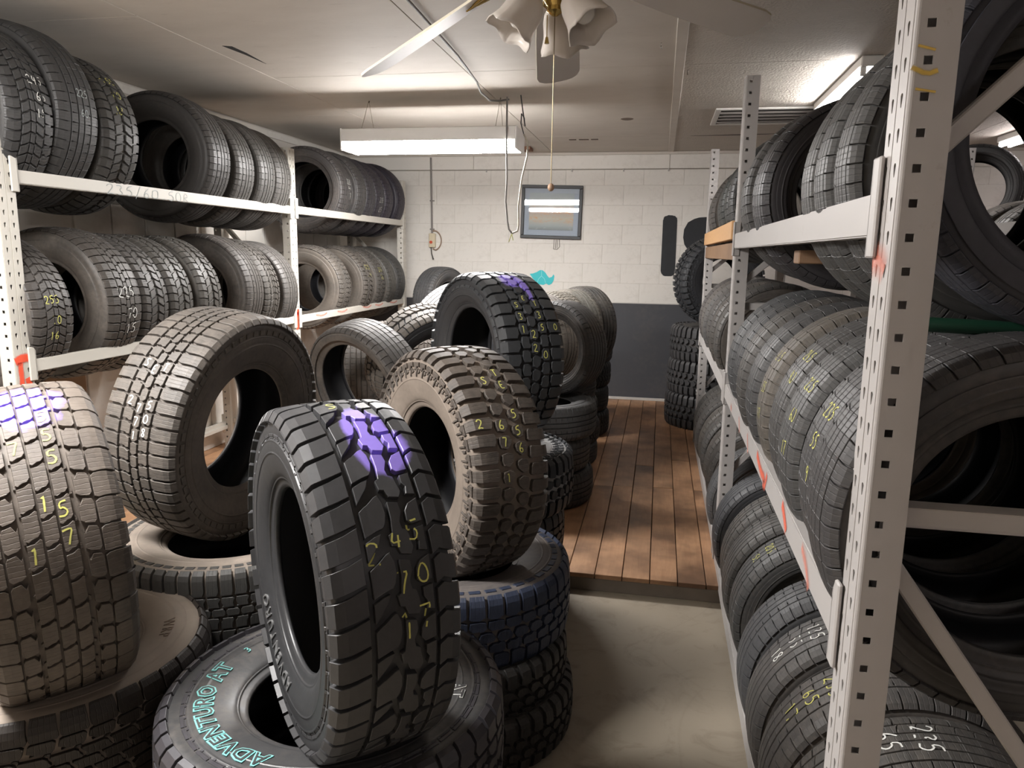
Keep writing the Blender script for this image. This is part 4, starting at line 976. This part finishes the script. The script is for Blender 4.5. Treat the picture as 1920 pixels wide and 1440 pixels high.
# right rack mid beam: face toward -x ; y measured from frame 0
for pl,w_ in(([(.62,.945),(.66,.975),(.70,.99)],.05),([(1.05,.93),(1.02,.96),(1.10,.955),(1.22,.985)],.05),([(.98,.985),(1.02,.93)],.04)): ribbon('spray_mark',pl,w_,M_REDM,rackR,tfR(-.0075))
for pl,w_ in(([(.32,.93),(.36,.965),(.42,.985)],.045),([(1.45,.925),(1.50,.985)],.04),([(1.75,.93),(1.8,.985)],.04),([(2.1,.95),(2.15,.96)],.05)): ribbon('spray_mark',pl,w_,M_REDF,rackR,tfR(-.0075))
ribbon('spray_mark',[(.02,1.60),(.05,1.62),(.09,1.61)],.07,M_REDF,rackR,tfR(-.0035))
YEL=sprayred('paint_yellow',(.75,.50,.08),1.6)
for pl,w_ in(([(.0,1.895),(.022,1.885),(.036,1.89)],.012),([(.006,1.925),(.03,1.918)],.006),([(.008,1.865),(.036,1.86)],.006)): ribbon('paint_smear',pl,w_,YEL,rackR,lambda x,y:(x,-.0035,y),.004)
# ------------------------------------------------------------------ tire models
P_A=[(.30,-.01,.085,.10)]
M_PA=rubber('rubber_tread_purple_a',True,paint=[(.135,.005,.105,.085)])
M_PC=rubber('rubber_tread_purple_c',False,paint=[(.155,.022,.13,.050),(.205,.03,.09,.06)],gloss=.08)
M_PE=rubber('rubber_tread_purple_e',False,paint=[(.165,-.005,.075,.06),(.225,.045,.11,.018)])
T_A=Tire('a',.40,.29,.207,pat_A(),40,.011,112,crown=.007,tw=.435,extra=sw_blocks(0,'tick'),mats=(M_RUB,M_PA))
T_A2=Tire('a2',.41,.272,.207,pat_A(),40,.011,112,crown=.006,tw=.40)
T_L=Tire('l',.38,.23,.275,hw_asym(),56,.007,96,.5,tw=.42)
T_B=Tire('b',.421,.279,.222,pat_B(),60,.012,112,crown=.005,tw=.435,extra=sw_blocks(0,'tick'),gap=.0007)
T_C=Tire('c',.3875,.25,.205,pat_C(),22,.0125,120,crown=.005,tw=.44,extra=sw_blocks(0,'key'),mats=(M_RUBN,M_PC))
T_C2=Tire('c2',.415,.265,.207,pat_C(),23,.0125,120,crown=.005,tw=.44,extra=sw_blocks(0,'key'),mats=(M_RUBN,M_TREADN))
T_D=Tire('d',.402,.267,.197,pat_D(),46,.015,112,crown=.006,tw=.43,extra=sw_blocks(0,'mud'),gap=.0022)
T_E=Tire('e',.419,.318,.248,pat_E(),42,.014,112,crown=.006,tw=.445,extra=sw_blocks(0,'tick'),mats=(M_RUB,M_PE),gap=.0008)
T_E0=Tire('e0',.405,.262,.200,pat_E(),42,.013,96,crown=.006,tw=.41,extra=sw_blocks(0,'tick'))
T_MT=Tire('mt',.41,.30,.205,pat_D(),44,.020,96,crown=.006,tw=.43,extra=sw_blocks(0,'mud'),gap=.0026)
T_H1=Tire('h1',.37,.235,.205,hw_pat(),62,.008,80,.5,tw=.40)
T_H2=Tire('h2',.37,.235,.205,as_pat(),56,.008,80,.5,tw=.40)
T_H3=Tire('h3',.37,.235,.205,diag_pat(),52,.010,80,.5,tw=.40)
T_H4=Tire('h4',.34,.225,.215,hw_asym(),54,.007,128,1.,tw=.42)
T_H5=Tire('h5',.34,.225,.215,hw_pat(),58,.007,128,1.,tw=.41)
T_H6=Tire('h6',.37,.235,.205,pat_B(),54,.009,80,.5,tw=.40)
def AX(az,ti=0):
    az=math.radians(az);ti=math.radians(ti); return (math.cos(az)*math.cos(ti),math.sin(az)*math.cos(ti),math.sin(ti))
UPZ=(0,0,1)
# --- foreground
A=put(T_A,(-1.546,1.557,.874),AX(49,3.2),'brown dusty all-terrain tire with purple paint on top, at the left edge',col=(.085,.068,.055),dust=.52,tcol=(.092,.074,.060),tdust=.42)
chalk(T_A,A,[('5',24,.03,.04),('75',40,.0,.04),('5',50,.03,.04),('15',62,.01,.04),('17',76,.01,.06)],M_CHALKY,.0042,snap=.036)
A2=put(T_A2,(-1.60,1.61,.415),UPZ,'dusty tan tire lying flat under the purple-painted tire at the left edge',col=(.09,.072,.058),dust=.93,tcol=(.030,.024,.020),tdust=.15)
side_text(T_A2,A2,'WRP',1,116,.283,.044,simple('raised_dusty',(.12,.085,.06),.8),.0015,spacing=1.3)
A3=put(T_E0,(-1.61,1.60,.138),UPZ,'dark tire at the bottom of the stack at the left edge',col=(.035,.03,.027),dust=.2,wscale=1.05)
B=put(T_B,(-1.566,2.423,.985),AX(-7.1,-7.0),'large grey tire with white 275 70 18 numbers standing behind the purple-painted tires',col=(.072,.064,.058),dust=.42,tcol=(.10,.088,.076),tdust=.34)
chalk(T_B,B,[('S',48,-.055,.03),('ET',54,-.005,.032),('2',66,-.045,.036),('75',69,.005,.036),('70',76.5,.0,.036),('18',83.5,.0,.036)],M_CHALKW,.0038,snap=.028)
B2=put(T_B,(-1.50,2.35,.478),UPZ,'all-terrain tire lying flat with a dusty top under the 275 70 18 tire',col=(.08,.074,.066),dust=.80,tcol=(.075,.072,.066),tdust=.18,scale=1.0,wscale=.95,spin=.03)
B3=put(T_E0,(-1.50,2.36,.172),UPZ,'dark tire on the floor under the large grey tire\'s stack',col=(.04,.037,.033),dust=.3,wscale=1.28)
C=put(T_C,(-.685,1.487,.901),AX(41.4,.4),'shiny black tire with purple paint and yellow 245 70 17, front and centre',col=(.046,.046,.047),dust=.10,tcol=(.056,.055,.056),tdust=.08)
chalk(T_C,C,[('S',3,-.01,.04),('2',63,-.035,.042),('4',61,.01,.036),('5',58.5,.047,.038),('7',72,.012,.040),('0',70.5,.052,.036),('1',84,.015,.05),('7',82,.05,.045)],M_CHALKY,.0036)
side_text(T_C,C,'ADVENTURO',-1,212,.252,.040,simple('raised_worn',(.13,.13,.13),.4),.0020,spacing=1.2,lift=.001)
C2=put(T_C2,(-.735,1.558,.440),UPZ,'new black tire with turquoise outlined letters lying flat under the centre tire',col=(.065,.064,.064),dust=.30,tcol=(.060,.056,.062),tdust=.22)
M_TEAL=simple('letter_turquoise',(.20,.52,.50),.5)
side_text(T_C2,C2,'ADVENTURO AT',1,-48,.284,.056,M_TEAL,.0010,offset=.0034,spacing=1.15,lift=.0018,name='letter_outline')
side_text(T_C2,C2,'ADVENTURO AT',1,-48,.284,.056,M_RUBN,.0018,offset=-.0002,spacing=1.15,lift=.0018,name='letter_face')
side_text(T_C2,C2,'3',1,-106.5,.292,.030,M_TEAL,.0012,lift=.0018,name='letter_outline')
side_text(T_C2,C2,'AT',1,96,.288,.046,M_CHALKW,.0008,offset=.0022,lift=.0018,name='letter_outline')
side_text(T_C2,C2,'AT',1,96,.288,.046,M_RUBN,.0014,offset=.0008,lift=.0018,name='letter_face')
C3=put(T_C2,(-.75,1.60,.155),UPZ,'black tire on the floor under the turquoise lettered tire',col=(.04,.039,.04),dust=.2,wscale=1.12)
D=put(T_D,(-.685,2.452,.897),AX(44.7,-.4),'brown muddy mud-terrain tire with yellow SET 265 75 16, right of centre',col=(.12,.092,.072),dust=.74,tcol=(.085,.071,.060),tdust=.36)
chalk(T_D,D,[('S',39.5,-.05,.030),('E',39,-.008,.030),('T',33.5,.018,.030),('5',52,.035,.030),('2',60,-.065,.034),('6',58.5,-.022,.034),('5',61,.015,.034),('7',69,-.010,.036),('6',72.5,.028,.036),('1',82,-.012,.045)],M_CHALKY,.004,snap=.030)
sD=[('topmost','upper dusty rim',T_E0,(-.665,2.42,.478),.45,.035,1.0,1.0),('second','dark',T_D,(-.66,2.36,.255),.22,.032,1.0,.72),('lowest','dark',T_D,(-.62,2.33,.10),.2,.030,1.03,.74)]
D2=put(T_E0,(-.665,2.43,.440),UPZ,'bluish black tire lying flat directly under the muddy tire, on top of its stack',col=(.06,.06,.068),dust=.5,tcol=(.036,.046,.078),tdust=.10,wscale=1.0,spin=.05)
chalk(T_E0,D2,[('T3A',118,.02,.05,2),('55',100,.01,.04,2),('00',85,-.02,.045)],M_CHALKW,.003)
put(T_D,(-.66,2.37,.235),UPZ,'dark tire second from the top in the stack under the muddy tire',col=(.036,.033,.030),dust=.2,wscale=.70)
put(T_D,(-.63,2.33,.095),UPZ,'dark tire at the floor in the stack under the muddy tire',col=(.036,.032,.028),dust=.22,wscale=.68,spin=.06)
Eo=put(T_E,(-.797,3.567,1.109),AX(41,-.2),'big black mud-terrain tire with a purple mark and yellow 33 12 50 20',col=(.050,.050,.052),dust=.24,tcol=(.052,.054,.056),tdust=.12)
chalk(T_E,Eo,[('S',47,-.045,.03),('E',43.5,.018,.026),('T',46,.055,.028),('3',56,-.035,.034),('3',55.5,.018,.036),('1',66,-.03,.036),('2',68,.005,.034),('50',65,.05,.030),('2',79,-.012,.034),('0',78,.045,.034)],M_CHALKY,.004,snap=.034)
E2=put(T_D,(-.765,3.30,.600),UPZ,'dusty tire with its lit top painted pale, lying flat under the big mud-terrain tire',col=(.42,.41,.40),dust=.2,tcol=(.036,.038,.042),tdust=.15,scale=1.03,wscale=.95)  # pale sidewall colour carries the light falling on the dusty top
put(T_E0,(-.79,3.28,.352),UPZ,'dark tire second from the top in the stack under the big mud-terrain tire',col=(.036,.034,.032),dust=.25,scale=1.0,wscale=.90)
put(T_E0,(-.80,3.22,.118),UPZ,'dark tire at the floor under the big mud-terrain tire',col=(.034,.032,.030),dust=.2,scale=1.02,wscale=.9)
# --- tires behind, left of centre
Fo=put(T_L,(-1.62,3.95,.86),AX(66,14),'big thin low-profile tire leaning behind the large grey tire',col=(.075,.067,.060),dust=.36)
put(T_H6,(-1.55,3.75,.36),UPZ,'dark tire lying flat below the leaning low-profile tire',col=(.05,.045,.04),dust=.3)
put(T_H6,(-1.55,3.77,.12),UPZ,'dark tire on the floor below the leaning low-profile tire',col=(.05,.045,.04),dust=.3)
for k in range(3):
    put([T_H5,T_H1,T_H2][k],(-1.98+.20*k,4.70+.08*k,.82),AX(22),['smooth grey tire standing nearest inside the view through the low-profile tire','grey ribbed tire in the middle of the three seen through the low-profile tire','brownish tire at the back of the three seen through the low-profile tire'][k],col=(.11,.10,.09) if k<2 else (.12,.09,.065),dust=.55,scale=[.97,.9,.9][k],group='tires seen through the low-profile tire')
    put([T_H5,T_H1,T_H2][k],(-1.98+.24*k-.1,4.75,.12+.215*k+.085),UPZ,['lowest','middle','upper'][k]+' flat tire in the stack behind the low-profile tire',col=(.06,.055,.05),dust=.4,scale=.95,wscale=.93)
put(T_H3,(-1.49,4.55,.93),AX(-38,-22),'all-terrain tire leaning back behind the muddy tire, its dark sidewall showing',col=(.042,.043,.045),dust=.25,tcol=(.105,.098,.088),tdust=.5,scale=1.0)
put(T_H6,(-1.40,4.80,.32),UPZ,'tire lying flat under the leaning all-terrain tire',col=(.05,.05,.05),dust=.3,scale=1.05,wscale=1.0)
put(T_H1,(-2.16,7.25,1.14),AX(-22),'smooth grey tire with faint white writing standing by the back wall',col=(.10,.10,.10),dust=.35,scale=.90,wscale=1.0)
put(T_H1,(-2.16,7.25,.70),UPZ,'flat tire under the back wall grey tire, upper one',col=(.06,.06,.06),dust=.3,scale=.9)
put(T_H1,(-2.14,7.2,.50),UPZ,'flat tire under the back wall grey tire, middle one',col=(.06,.06,.06),dust=.3,scale=1.0)
put(T_H1,(-2.14,7.2,.25),UPZ,'flat tire under the back wall grey tire, lowest one',col=(.06,.06,.06),dust=.3,scale=1.0,wscale=1.1)
put(T_H1,(-1.62,5.75,1.02),AX(-35,-25),'pale ribbed tire leaning between the grey tire and the big mud-terrain tire',col=(.30,.29,.28),dust=.3,scale=1.0)
put(T_H2,(-1.6,5.8,.45),UPZ,'flat tire under the pale ribbed tire, upper one',col=(.07,.07,.07),dust=.3)
put(T_H2,(-1.6,5.8,.21),UPZ,'flat tire under the pale ribbed tire, lower one',col=(.07,.07,.07),dust=.3)
# --- stacks along the aisle on the wooden floor
def stack(models,cx,cy,z0,ths,label,cols,scales):
    z=z0; n=len(ths); od=['lowest','second from the floor','third from the floor','fourth from the floor','fifth from the floor']
    for i,th in enumerate(ths):
        T=models[i%len(models)]; sc=scales[i%len(scales)]
        put(T,(cx+R_.uniform(-.012,.012),cy+R_.uniform(-.012,.012),z+th/2),UPZ,(od[i] if i<n-1 else 'topmost')+' '+label,col=cols[i%len(cols)],dust=.3,scale=sc,wscale=th/T.W,spin=R_.uniform(0,6))
        z+=th
    return z
zt=stack([T_H1,T_H5,T_H1],-.72,4.55,FZ,[.213,.213,.214],'tire of the nearest stack on the wooden floor',[(.045,.043,.042),(.05,.046,.042),(.07,.069,.068)],[.955,1.0,.98])
put(T_H4,(-.605,4.71,1.026),AX(62),'slim tire standing on the nearest aisle stack, its open hole facing the camera',col=(.050,.047,.045),dust=.32,scale=.885,wscale=.9)
put(T_H5,(-.80,5.05,1.02),AX(58),'pale tan tire just behind the slim standing tire on the nearest floor stack',col=(.22,.20,.17),dust=.5,scale=.88,wscale=.9)
zt=stack([T_H1,T_H2,T_H1,T_H5],-.76,5.42,FZ,[.165,.165,.165,.165],'tire of the second stack along the wooden floor',[(.045,.043,.042)],[.95,.97,.96,1.0])
for k in range(4):
    put([T_H5,T_H2,T_H1,T_H1][k],(-.80+.078*k,5.12+.20*k,1.035+.010*k),AX(40+k),['tan grey worn tire first in the row of four standing on the second floor stack','tan ribbed tire second in the row of four standing on the second floor stack','ribbed tire with yellow scribble third in the row of four on the second floor stack','dark tire last and tallest in the row of four on the second floor stack'][k],
        col=[(.12,.11,.10),(.12,.11,.09),(.11,.105,.09),(.05,.048,.045)][k],dust=.45,scale=[.90,.83,.83,.845][k],wscale=.82)
zt=stack([T_H6,T_H1,T_H3,T_H1],-.73,6.38,FZ,[.21,.21,.21,.21],'dark tire of the third stack along the wooden floor',[(.028,.028,.028)],[.96,.92,.94])
# --- mud tires at the end of the right rack
z=FZ
for i in range(3):
    o=put(T_MT,(.52+.01*i,6.98,z+.15),UPZ,['lowest','middle','topmost flat'][i]+' chunky mud-terrain tire in the stack beyond the right rack',col=(.055,.053,.052),dust=.30,tcol=(.062,.060,.060),tdust=.2,scale=1.04,wscale=1.0,spin=.4*i); z+=.302
    if i==1: chalk(T_MT,o,[('445',-42,-.09,.045,2)],M_CHALKW,.004)
put(T_MT,(.52,7.0,z+.405),AX(112),'chunky mud-terrain tire standing on the stack beyond the right rack',col=(.050,.052,.056),dust=.20,scale=.98,wscale=.85)
# ------------------------------------------------------------------ shelf tires
def ordn(i): return ['first','second','third','fourth','fifth','sixth','seventh','eighth','ninth','tenth','eleventh'][i]
GREY=[(.085,.078,.070),(.092,.082,.072),(.078,.073,.068),(.098,.088,.076),(.082,.076,.070)]
def desc(T): return {id(T_H1):'ribbed',id(T_H2):'angled-slot',id(T_H3):'blocky all-terrain',id(T_H4):'low-profile',id(T_H5):'plain ribbed',id(T_H6):'lug-treaded',id(T_L):'wide low-profile'}[id(T)]
def shelf_row(items,X,zb,where,group,half=.31,flip=1,xj=.012):
    out=[]
    for i,it in enumerate(items):
        Y,R,T,W=it[:4]; yaw=it[4] if len(it)>4 else 0; col=it[5] if len(it)>5 and it[5] else GREY[i%5]; dust=it[6] if len(it)>6 else .42
        zc=zb+math.sqrt(max(R*R-half*half,.0004)); a=math.radians(yaw); ax=(math.sin(a),math.cos(a),R_.uniform(-.02,.02))
        top=(flip,0,0)       # angle zero faces the aisle
        o=put(T,(X+R_.uniform(-xj,xj),Y,zc),ax,'%s tire from the camera end, %s tread, %s'%(ordn(i),desc(T),where),group=group,col=col,dust=dust,scale=R/T.R,wscale=W/T.W,top=top,spin=R_.randint(0,40)*2*PI/T.N)
        out.append(o)
    return out
G1=(.095,.085,.074); Gd=(.060,.057,.056); Gp=(.12,.112,.10)
LT1=shelf_row([(2.80,.39,T_H2,.24,4,(.058,.056,.054),.25),(3.04,.41,T_H1,.235,3,(.060,.058,.056),.22),(3.31,.385,T_H3,.25,2,(.07,.066,.06),.3),(4.13,.378,T_H1,.25,-3,(.062,.057,.053),.25),(4.47,.362,T_H1,.22,2,(.095,.088,.08),.3),(4.71,.36,T_H5,.21,2,(.10,.094,.086),.3),(4.95,.355,T_H1,.215,2,(.105,.097,.088),.3)],-2.96,1.93,'top left shelf, near bay','tires on the top left shelf, near bay')
LT2=shelf_row([(2.82,.365,T_H2,.24,0,(.075,.066,.058),.35),(3.25,.378,T_H6,.25,0,(.085,.074,.064),.35),(3.50,.37,T_H3,.225,0,(.082,.074,.066),.3),(3.73,.37,T_H3,.215,0,(.085,.078,.068),.35),(4.01,.37,T_H3,.235,0,(.085,.077,.066),.35),(4.47,.378,T_H1,.23,-2,(.085,.075,.066),.35),(4.73,.37,T_H2,.215,0,(.10,.09,.078),.35),(4.99,.365,T_H1,.215,0,(.12,.11,.10),.35)],-2.96,1.12,'lower left shelf, near bay','tires on the lower left shelf, near bay')
LT3=shelf_row([(6.02,.36,T_H5,.25,-3,(.080,.073,.070),.35),(6.32,.36,T_H1,.2,0,(.07,.065,.062),.3),(6.55,.36,T_H5,.2,0,(.055,.05,.055),.25),(6.80,.36,T_H1,.2,0,(.05,.044,.052),.2),(7.05,.36,T_H5,.2,0,(.048,.040,.052),.2),(7.36,.365,T_H1,.22,0,(.04,.034,.046),.15)],-2.96,1.93,'top left shelf, far bay','tires on the top left shelf, far bay')
LT4=shelf_row([(5.95,.36,T_H2,.26,-3,(.115,.105,.092),.5),(6.45,.36,T_H3,.23,0,(.10,.09,.078),.45),(6.78,.36,T_H2,.21,0,(.09,.082,.072),.4),(7.05,.36,T_H5,.21,0,(.085,.08,.07),.4),(7.35,.36,T_H1,.22,0,(.07,.068,.064),.35)],-2.96,1.12,'lower left shelf, far bay','tires on the lower left shelf, far bay')
def mark(T,o,txt,mat,phi,a0=0,h=.036,orient=-1,w=.004):
    sp=0
    chalk(T,o,[(t,phi+dp,a0+da,h,orient) for t,dp,da in txt],mat,w)
# markings: angle is measured from the aisle side ; frame x=aisle, y = axis x aisle
def smark(o,T,txt,mat,ang,a0=0.,h=.036,orient=1,w=.004):
    # undo the random spin by baking marks at matching angle
    sp=math.degrees(o.matrix_world.to_3x3().normalized().col[0].to_track_quat('X','Z').angle) if False else 0
    M=o.matrix_world.to_3x3().normalized(); a=M.col[2]; t=Vector((1 if M.translation is None else 0,0,0)) if False else None
    loc=o.matrix_world.inverted().to_3x3()@AIS; phi0=math.degrees(math.atan2(loc.y,loc.x))
    upl=o.matrix_world.inverted().to_3x3()@Vector((0,0,1)); phiu=math.degrees(math.atan2(upl.y,upl.x)); sgn=1 if ((phiu-phi0+540)%360-180)>0 else -1
    # downwards on the aisle side is -sgn ; chalk 'up' is -phi so flip when needed
    q=[]
    for t_,dy,da in txt:
        q.append((t_,phi0-sgn*(ang+dy),a0+da,h,orient if sgn<0 else -orient))
    chalk(T,o,q,mat,w)
AIS=Vector((1,0,0))
bpy.context.view_layer.update()
smark(LT1[0],T_H2,[('245',-8,0),('65',2,.01),('18',12,0)],M_CHALKW,-12,.04,.034)
smark(LT1[1],T_H1,[('225',-8,0),('60',4,0)],M_CHALKB,-5,.02,.03)
smark(LT1[2],T_H3,[('255',-30,.02),('70',-18,.02),('18',-6,.0)],M_CHALKY,-10,.0,.035)
smark(LT2[0],T_H2,[('255',-8,0),('70',6,.01),('16',17,0)],M_CHALKY,-4,-.01,.036)
smark(LT2[1],T_H6,[('225',-10,.0),('70',6,.03),('15',18,.03)],M_CHALKW,0,.0,.05)
smark(LT3[0],T_H5,[('225',-6,0),('45',3,0),('17',12,0)],M_CHALKW,-6,.03,.04)
smark(LT3[3],T_H1,[('235',-6,0),('65',8,0)],M_CHALKW,10,.0,.05)
smark(LT4[1],T_H3,[('245',-8,0),('75',4,0)],M_CHALKY,-20,.02,.045)
smark(LT4[2],T_H2,[('265',-8,0),('70',4,0)],M_CHALKY,-15,.0,.045)
G2=[(.088,.083,.078),(.095,.090,.084),(.090,.084,.076),(.082,.080,.080),(.105,.098,.084),(.092,.088,.083)]
RM=shelf_row([(3.42,.34,T_H5,.20,0,(.10,.10,.10),.2),(3.20,.34,T_H4,.19,0,(.075,.074,.074),.25),(2.88,.34,T_H1,.21,0,(.095,.088,.08),.4),(2.62,.34,T_H4,.21,0,(.085,.082,.080),.3),(2.39,.34,T_H5,.20,0,(.11,.10,.085),.55),(2.13,.34,T_H4,.21,0,(.09,.085,.08),.35),(1.88,.34,T_H4,.21,0,(.095,.092,.088),.3),(1.655,.34,T_H4,.21,0,(.088,.084,.082),.3),(1.43,.345,T_H4,.21,0,(.075,.070,.068),.3)][::-1],.655,1.0,'middle right shelf, near bay','tires on the middle right shelf, near bay',flip=-1)
RB=shelf_row([(4.12,.34,T_H5,.20,0,(.10,.10,.10),.25),(3.60,.34,T_H4,.21,0,(.075,.076,.080),.25),(3.27,.34,T_H5,.21,0,(.10,.093,.084),.4),(3.02,.34,T_H4,.21,0,(.10,.093,.085),.4),(2.78,.34,T_H5,.21,0,(.095,.092,.088),.35),(2.36,.34,T_H1,.21,0,(.088,.087,.088),.3),(2.10,.34,T_H4,.21,0,(.105,.098,.092),.4),(1.83,.34,T_H5,.22,0,(.10,.092,.085),.4),(1.58,.34,T_H4,.22,0,(.085,.078,.070),.45),(1.35,.34,T_H5,.22,0,(.085,.078,.070),.45)][::-1],.655,.13,'bottom right shelf, near bay','tires on the bottom right shelf, near bay',flip=-1)
RT=shelf_row([(3.42,.335,T_H1,.20,0,(.10,.095,.09),.2),(3.17,.335,T_H5,.20,0,(.085,.08,.075),.2),(2.86,.328,T_H4,.21,-5,(.050,.046,.048),.1),(1.955,.318,T_H4,.17,0,(.085,.082,.076),.25),(1.785,.318,T_H4,.165,0,(.082,.080,.076),.25),(1.615,.318,T_H4,.165,0,(.085,.082,.078),.25),(1.435,.342,T_L,.16,0,(.060,.060,.072),.1)][::-1],.655,1.725,'top right shelf, near bay','tires on the top right shelf, near bay',flip=-1)
RT[0].location.x+=.070; RT[0].location.z-=.035
RTF=shelf_row([(5.75,.335,T_H1,.21,0),(5.45,.335,T_H5,.21,0),(5.0,.335,T_H1,.21,0,(.07,.068,.064),.3),(4.70,.335,T_H5,.21,0,(.05,.055,.05),.2),(4.42,.335,T_H1,.21,0,(.06,.062,.058),.2),(4.12,.335,T_H5,.21,0,(.06,.06,.058),.2)][::-1],.665,1.78,'top right boards, far bay','tires on the boards of the right rack, far bay',flip=-1)
RMF=shelf_row([(5.90,.34,T_H1,.22,0,(.11,.10,.095),.4),(5.62,.34,T_H5,.22,0,(.12,.11,.10),.5),(5.30,.34,T_H4,.21,0,(.11,.105,.10),.45),(5.0,.34,T_H5,.21,0),(4.6,.34,T_H1,.21,0),(4.3,.34,T_H4,.21,0)][::-1],.655,1.0,'middle right shelf, far bay','tires on the middle right shelf, far bay',flip=-1)
RBF=shelf_row([(5.98,.34,T_H1,.20,0,(.095,.09,.082),.4),(5.73,.34,T_H5,.20,0),(5.48,.34,T_H4,.20,0),(5.22,.34,T_H5,.21,0),(4.95,.34,T_H1,.21,0),(4.68,.34,T_H5,.20,0),(4.42,.34,T_H4,.20,0)][::-1],.655,.17,'bottom right shelf, far bay','tires on the bottom right shelf, far bay',flip=-1)
AIS=Vector((-1,0,0)); bpy.context.view_layer.update()
smark(RM[1],T_H4,[('235',-16,0),('55',-4,0),('19',8,0)],M_CHALKY,-12,-.02,.034,w=.0035)
smark(RM[2],T_H4,[('225',-22,0),('60',-8,0),('17',6,0)],M_CHALKY,-10,-.03,.034,w=.0035)
smark(RM[3],T_H4,[('245',-22,0),('40',-10,0)],M_CHALKY,-18,-.03,.034,w=.0035)
smark(RM[4],T_H5,[('215',-22,0),('55',-4,0),('17',10,0)],M_CHALKY,-10,-.02,.034,w=.003)
smark(RB[3],T_H4,[('135',-12,0),('55',-1,0),('18',10,0)],M_CHALKW,-48,.0,.040,w=.0038)
smark(RB[2],T_H5,[('235',-12,0),('65',-1,0),('17',10,0)],M_CHALKY,-46,.0,.042,w=.0038)
smark(RB[1],T_H4,[('235',-10,0),('65',3,0),('18',15,0)],M_CHALKW,-72,.0,.045,w=.0045)
smark(RB[5],T_H5,[('205',-12,0),('55',-1,0)],M_CHALKY,-40,.0,.035)
side_text(T_L,RT[0],'ASYMMETRIC  T',-1 if RT[0].matrix_world.col[2].y>0 else 1,-25,.325,.013,simple('print_dark',(.03,.02,.03),.6),.0006)
# next aisle
RX=shelf_row([(2.3,.34,T_H1,.21,0),(2.65,.34,T_H5,.21,0),(2.95,.34,T_H1,.21,0),(3.3,.34,T_H5,.21,0),(3.65,.34,T_H1,.21,0),(3.95,.34,T_H5,.21,0),(4.3,.34,T_H1,.21,0)],1.81,1.44,'next aisle rack','tires in the rack of the next aisle',flip=-1)
put(T_H5,(2.22,6.15,2.12),AX(70),'dark tire standing beyond the next aisle rack, seen past the near post',col=(.045,.043,.042),dust=.2,scale=.95)
bm=bmesh.new(); lathe(bm,[(0,0),(.30,0),(.31,.02),(.31,1.74),(.30,1.77),(0,1.77)],32)
o=bm_obj('plastic_drum',bm,simple('drum_blue',(.05,.06,.09),.5)); o.location=(2.25,6.15,0); tag(o,'dark drum in the next aisle holding up the far standing tire','drum')
bm=bmesh.new(); tube(bm,[(.44,1.52,1.50),(.60,1.50,1.497),(.72,1.50,1.490),(.9,1.5,1.488)],.014,8); o=bm_obj('garden_hose',bm,simple('hose_green',(.008,.045,.024),.5),None,60); tag(o,'short dark green strap between the top and middle tires of the right rack','strap')
# brown panel patch marks etc are in materials
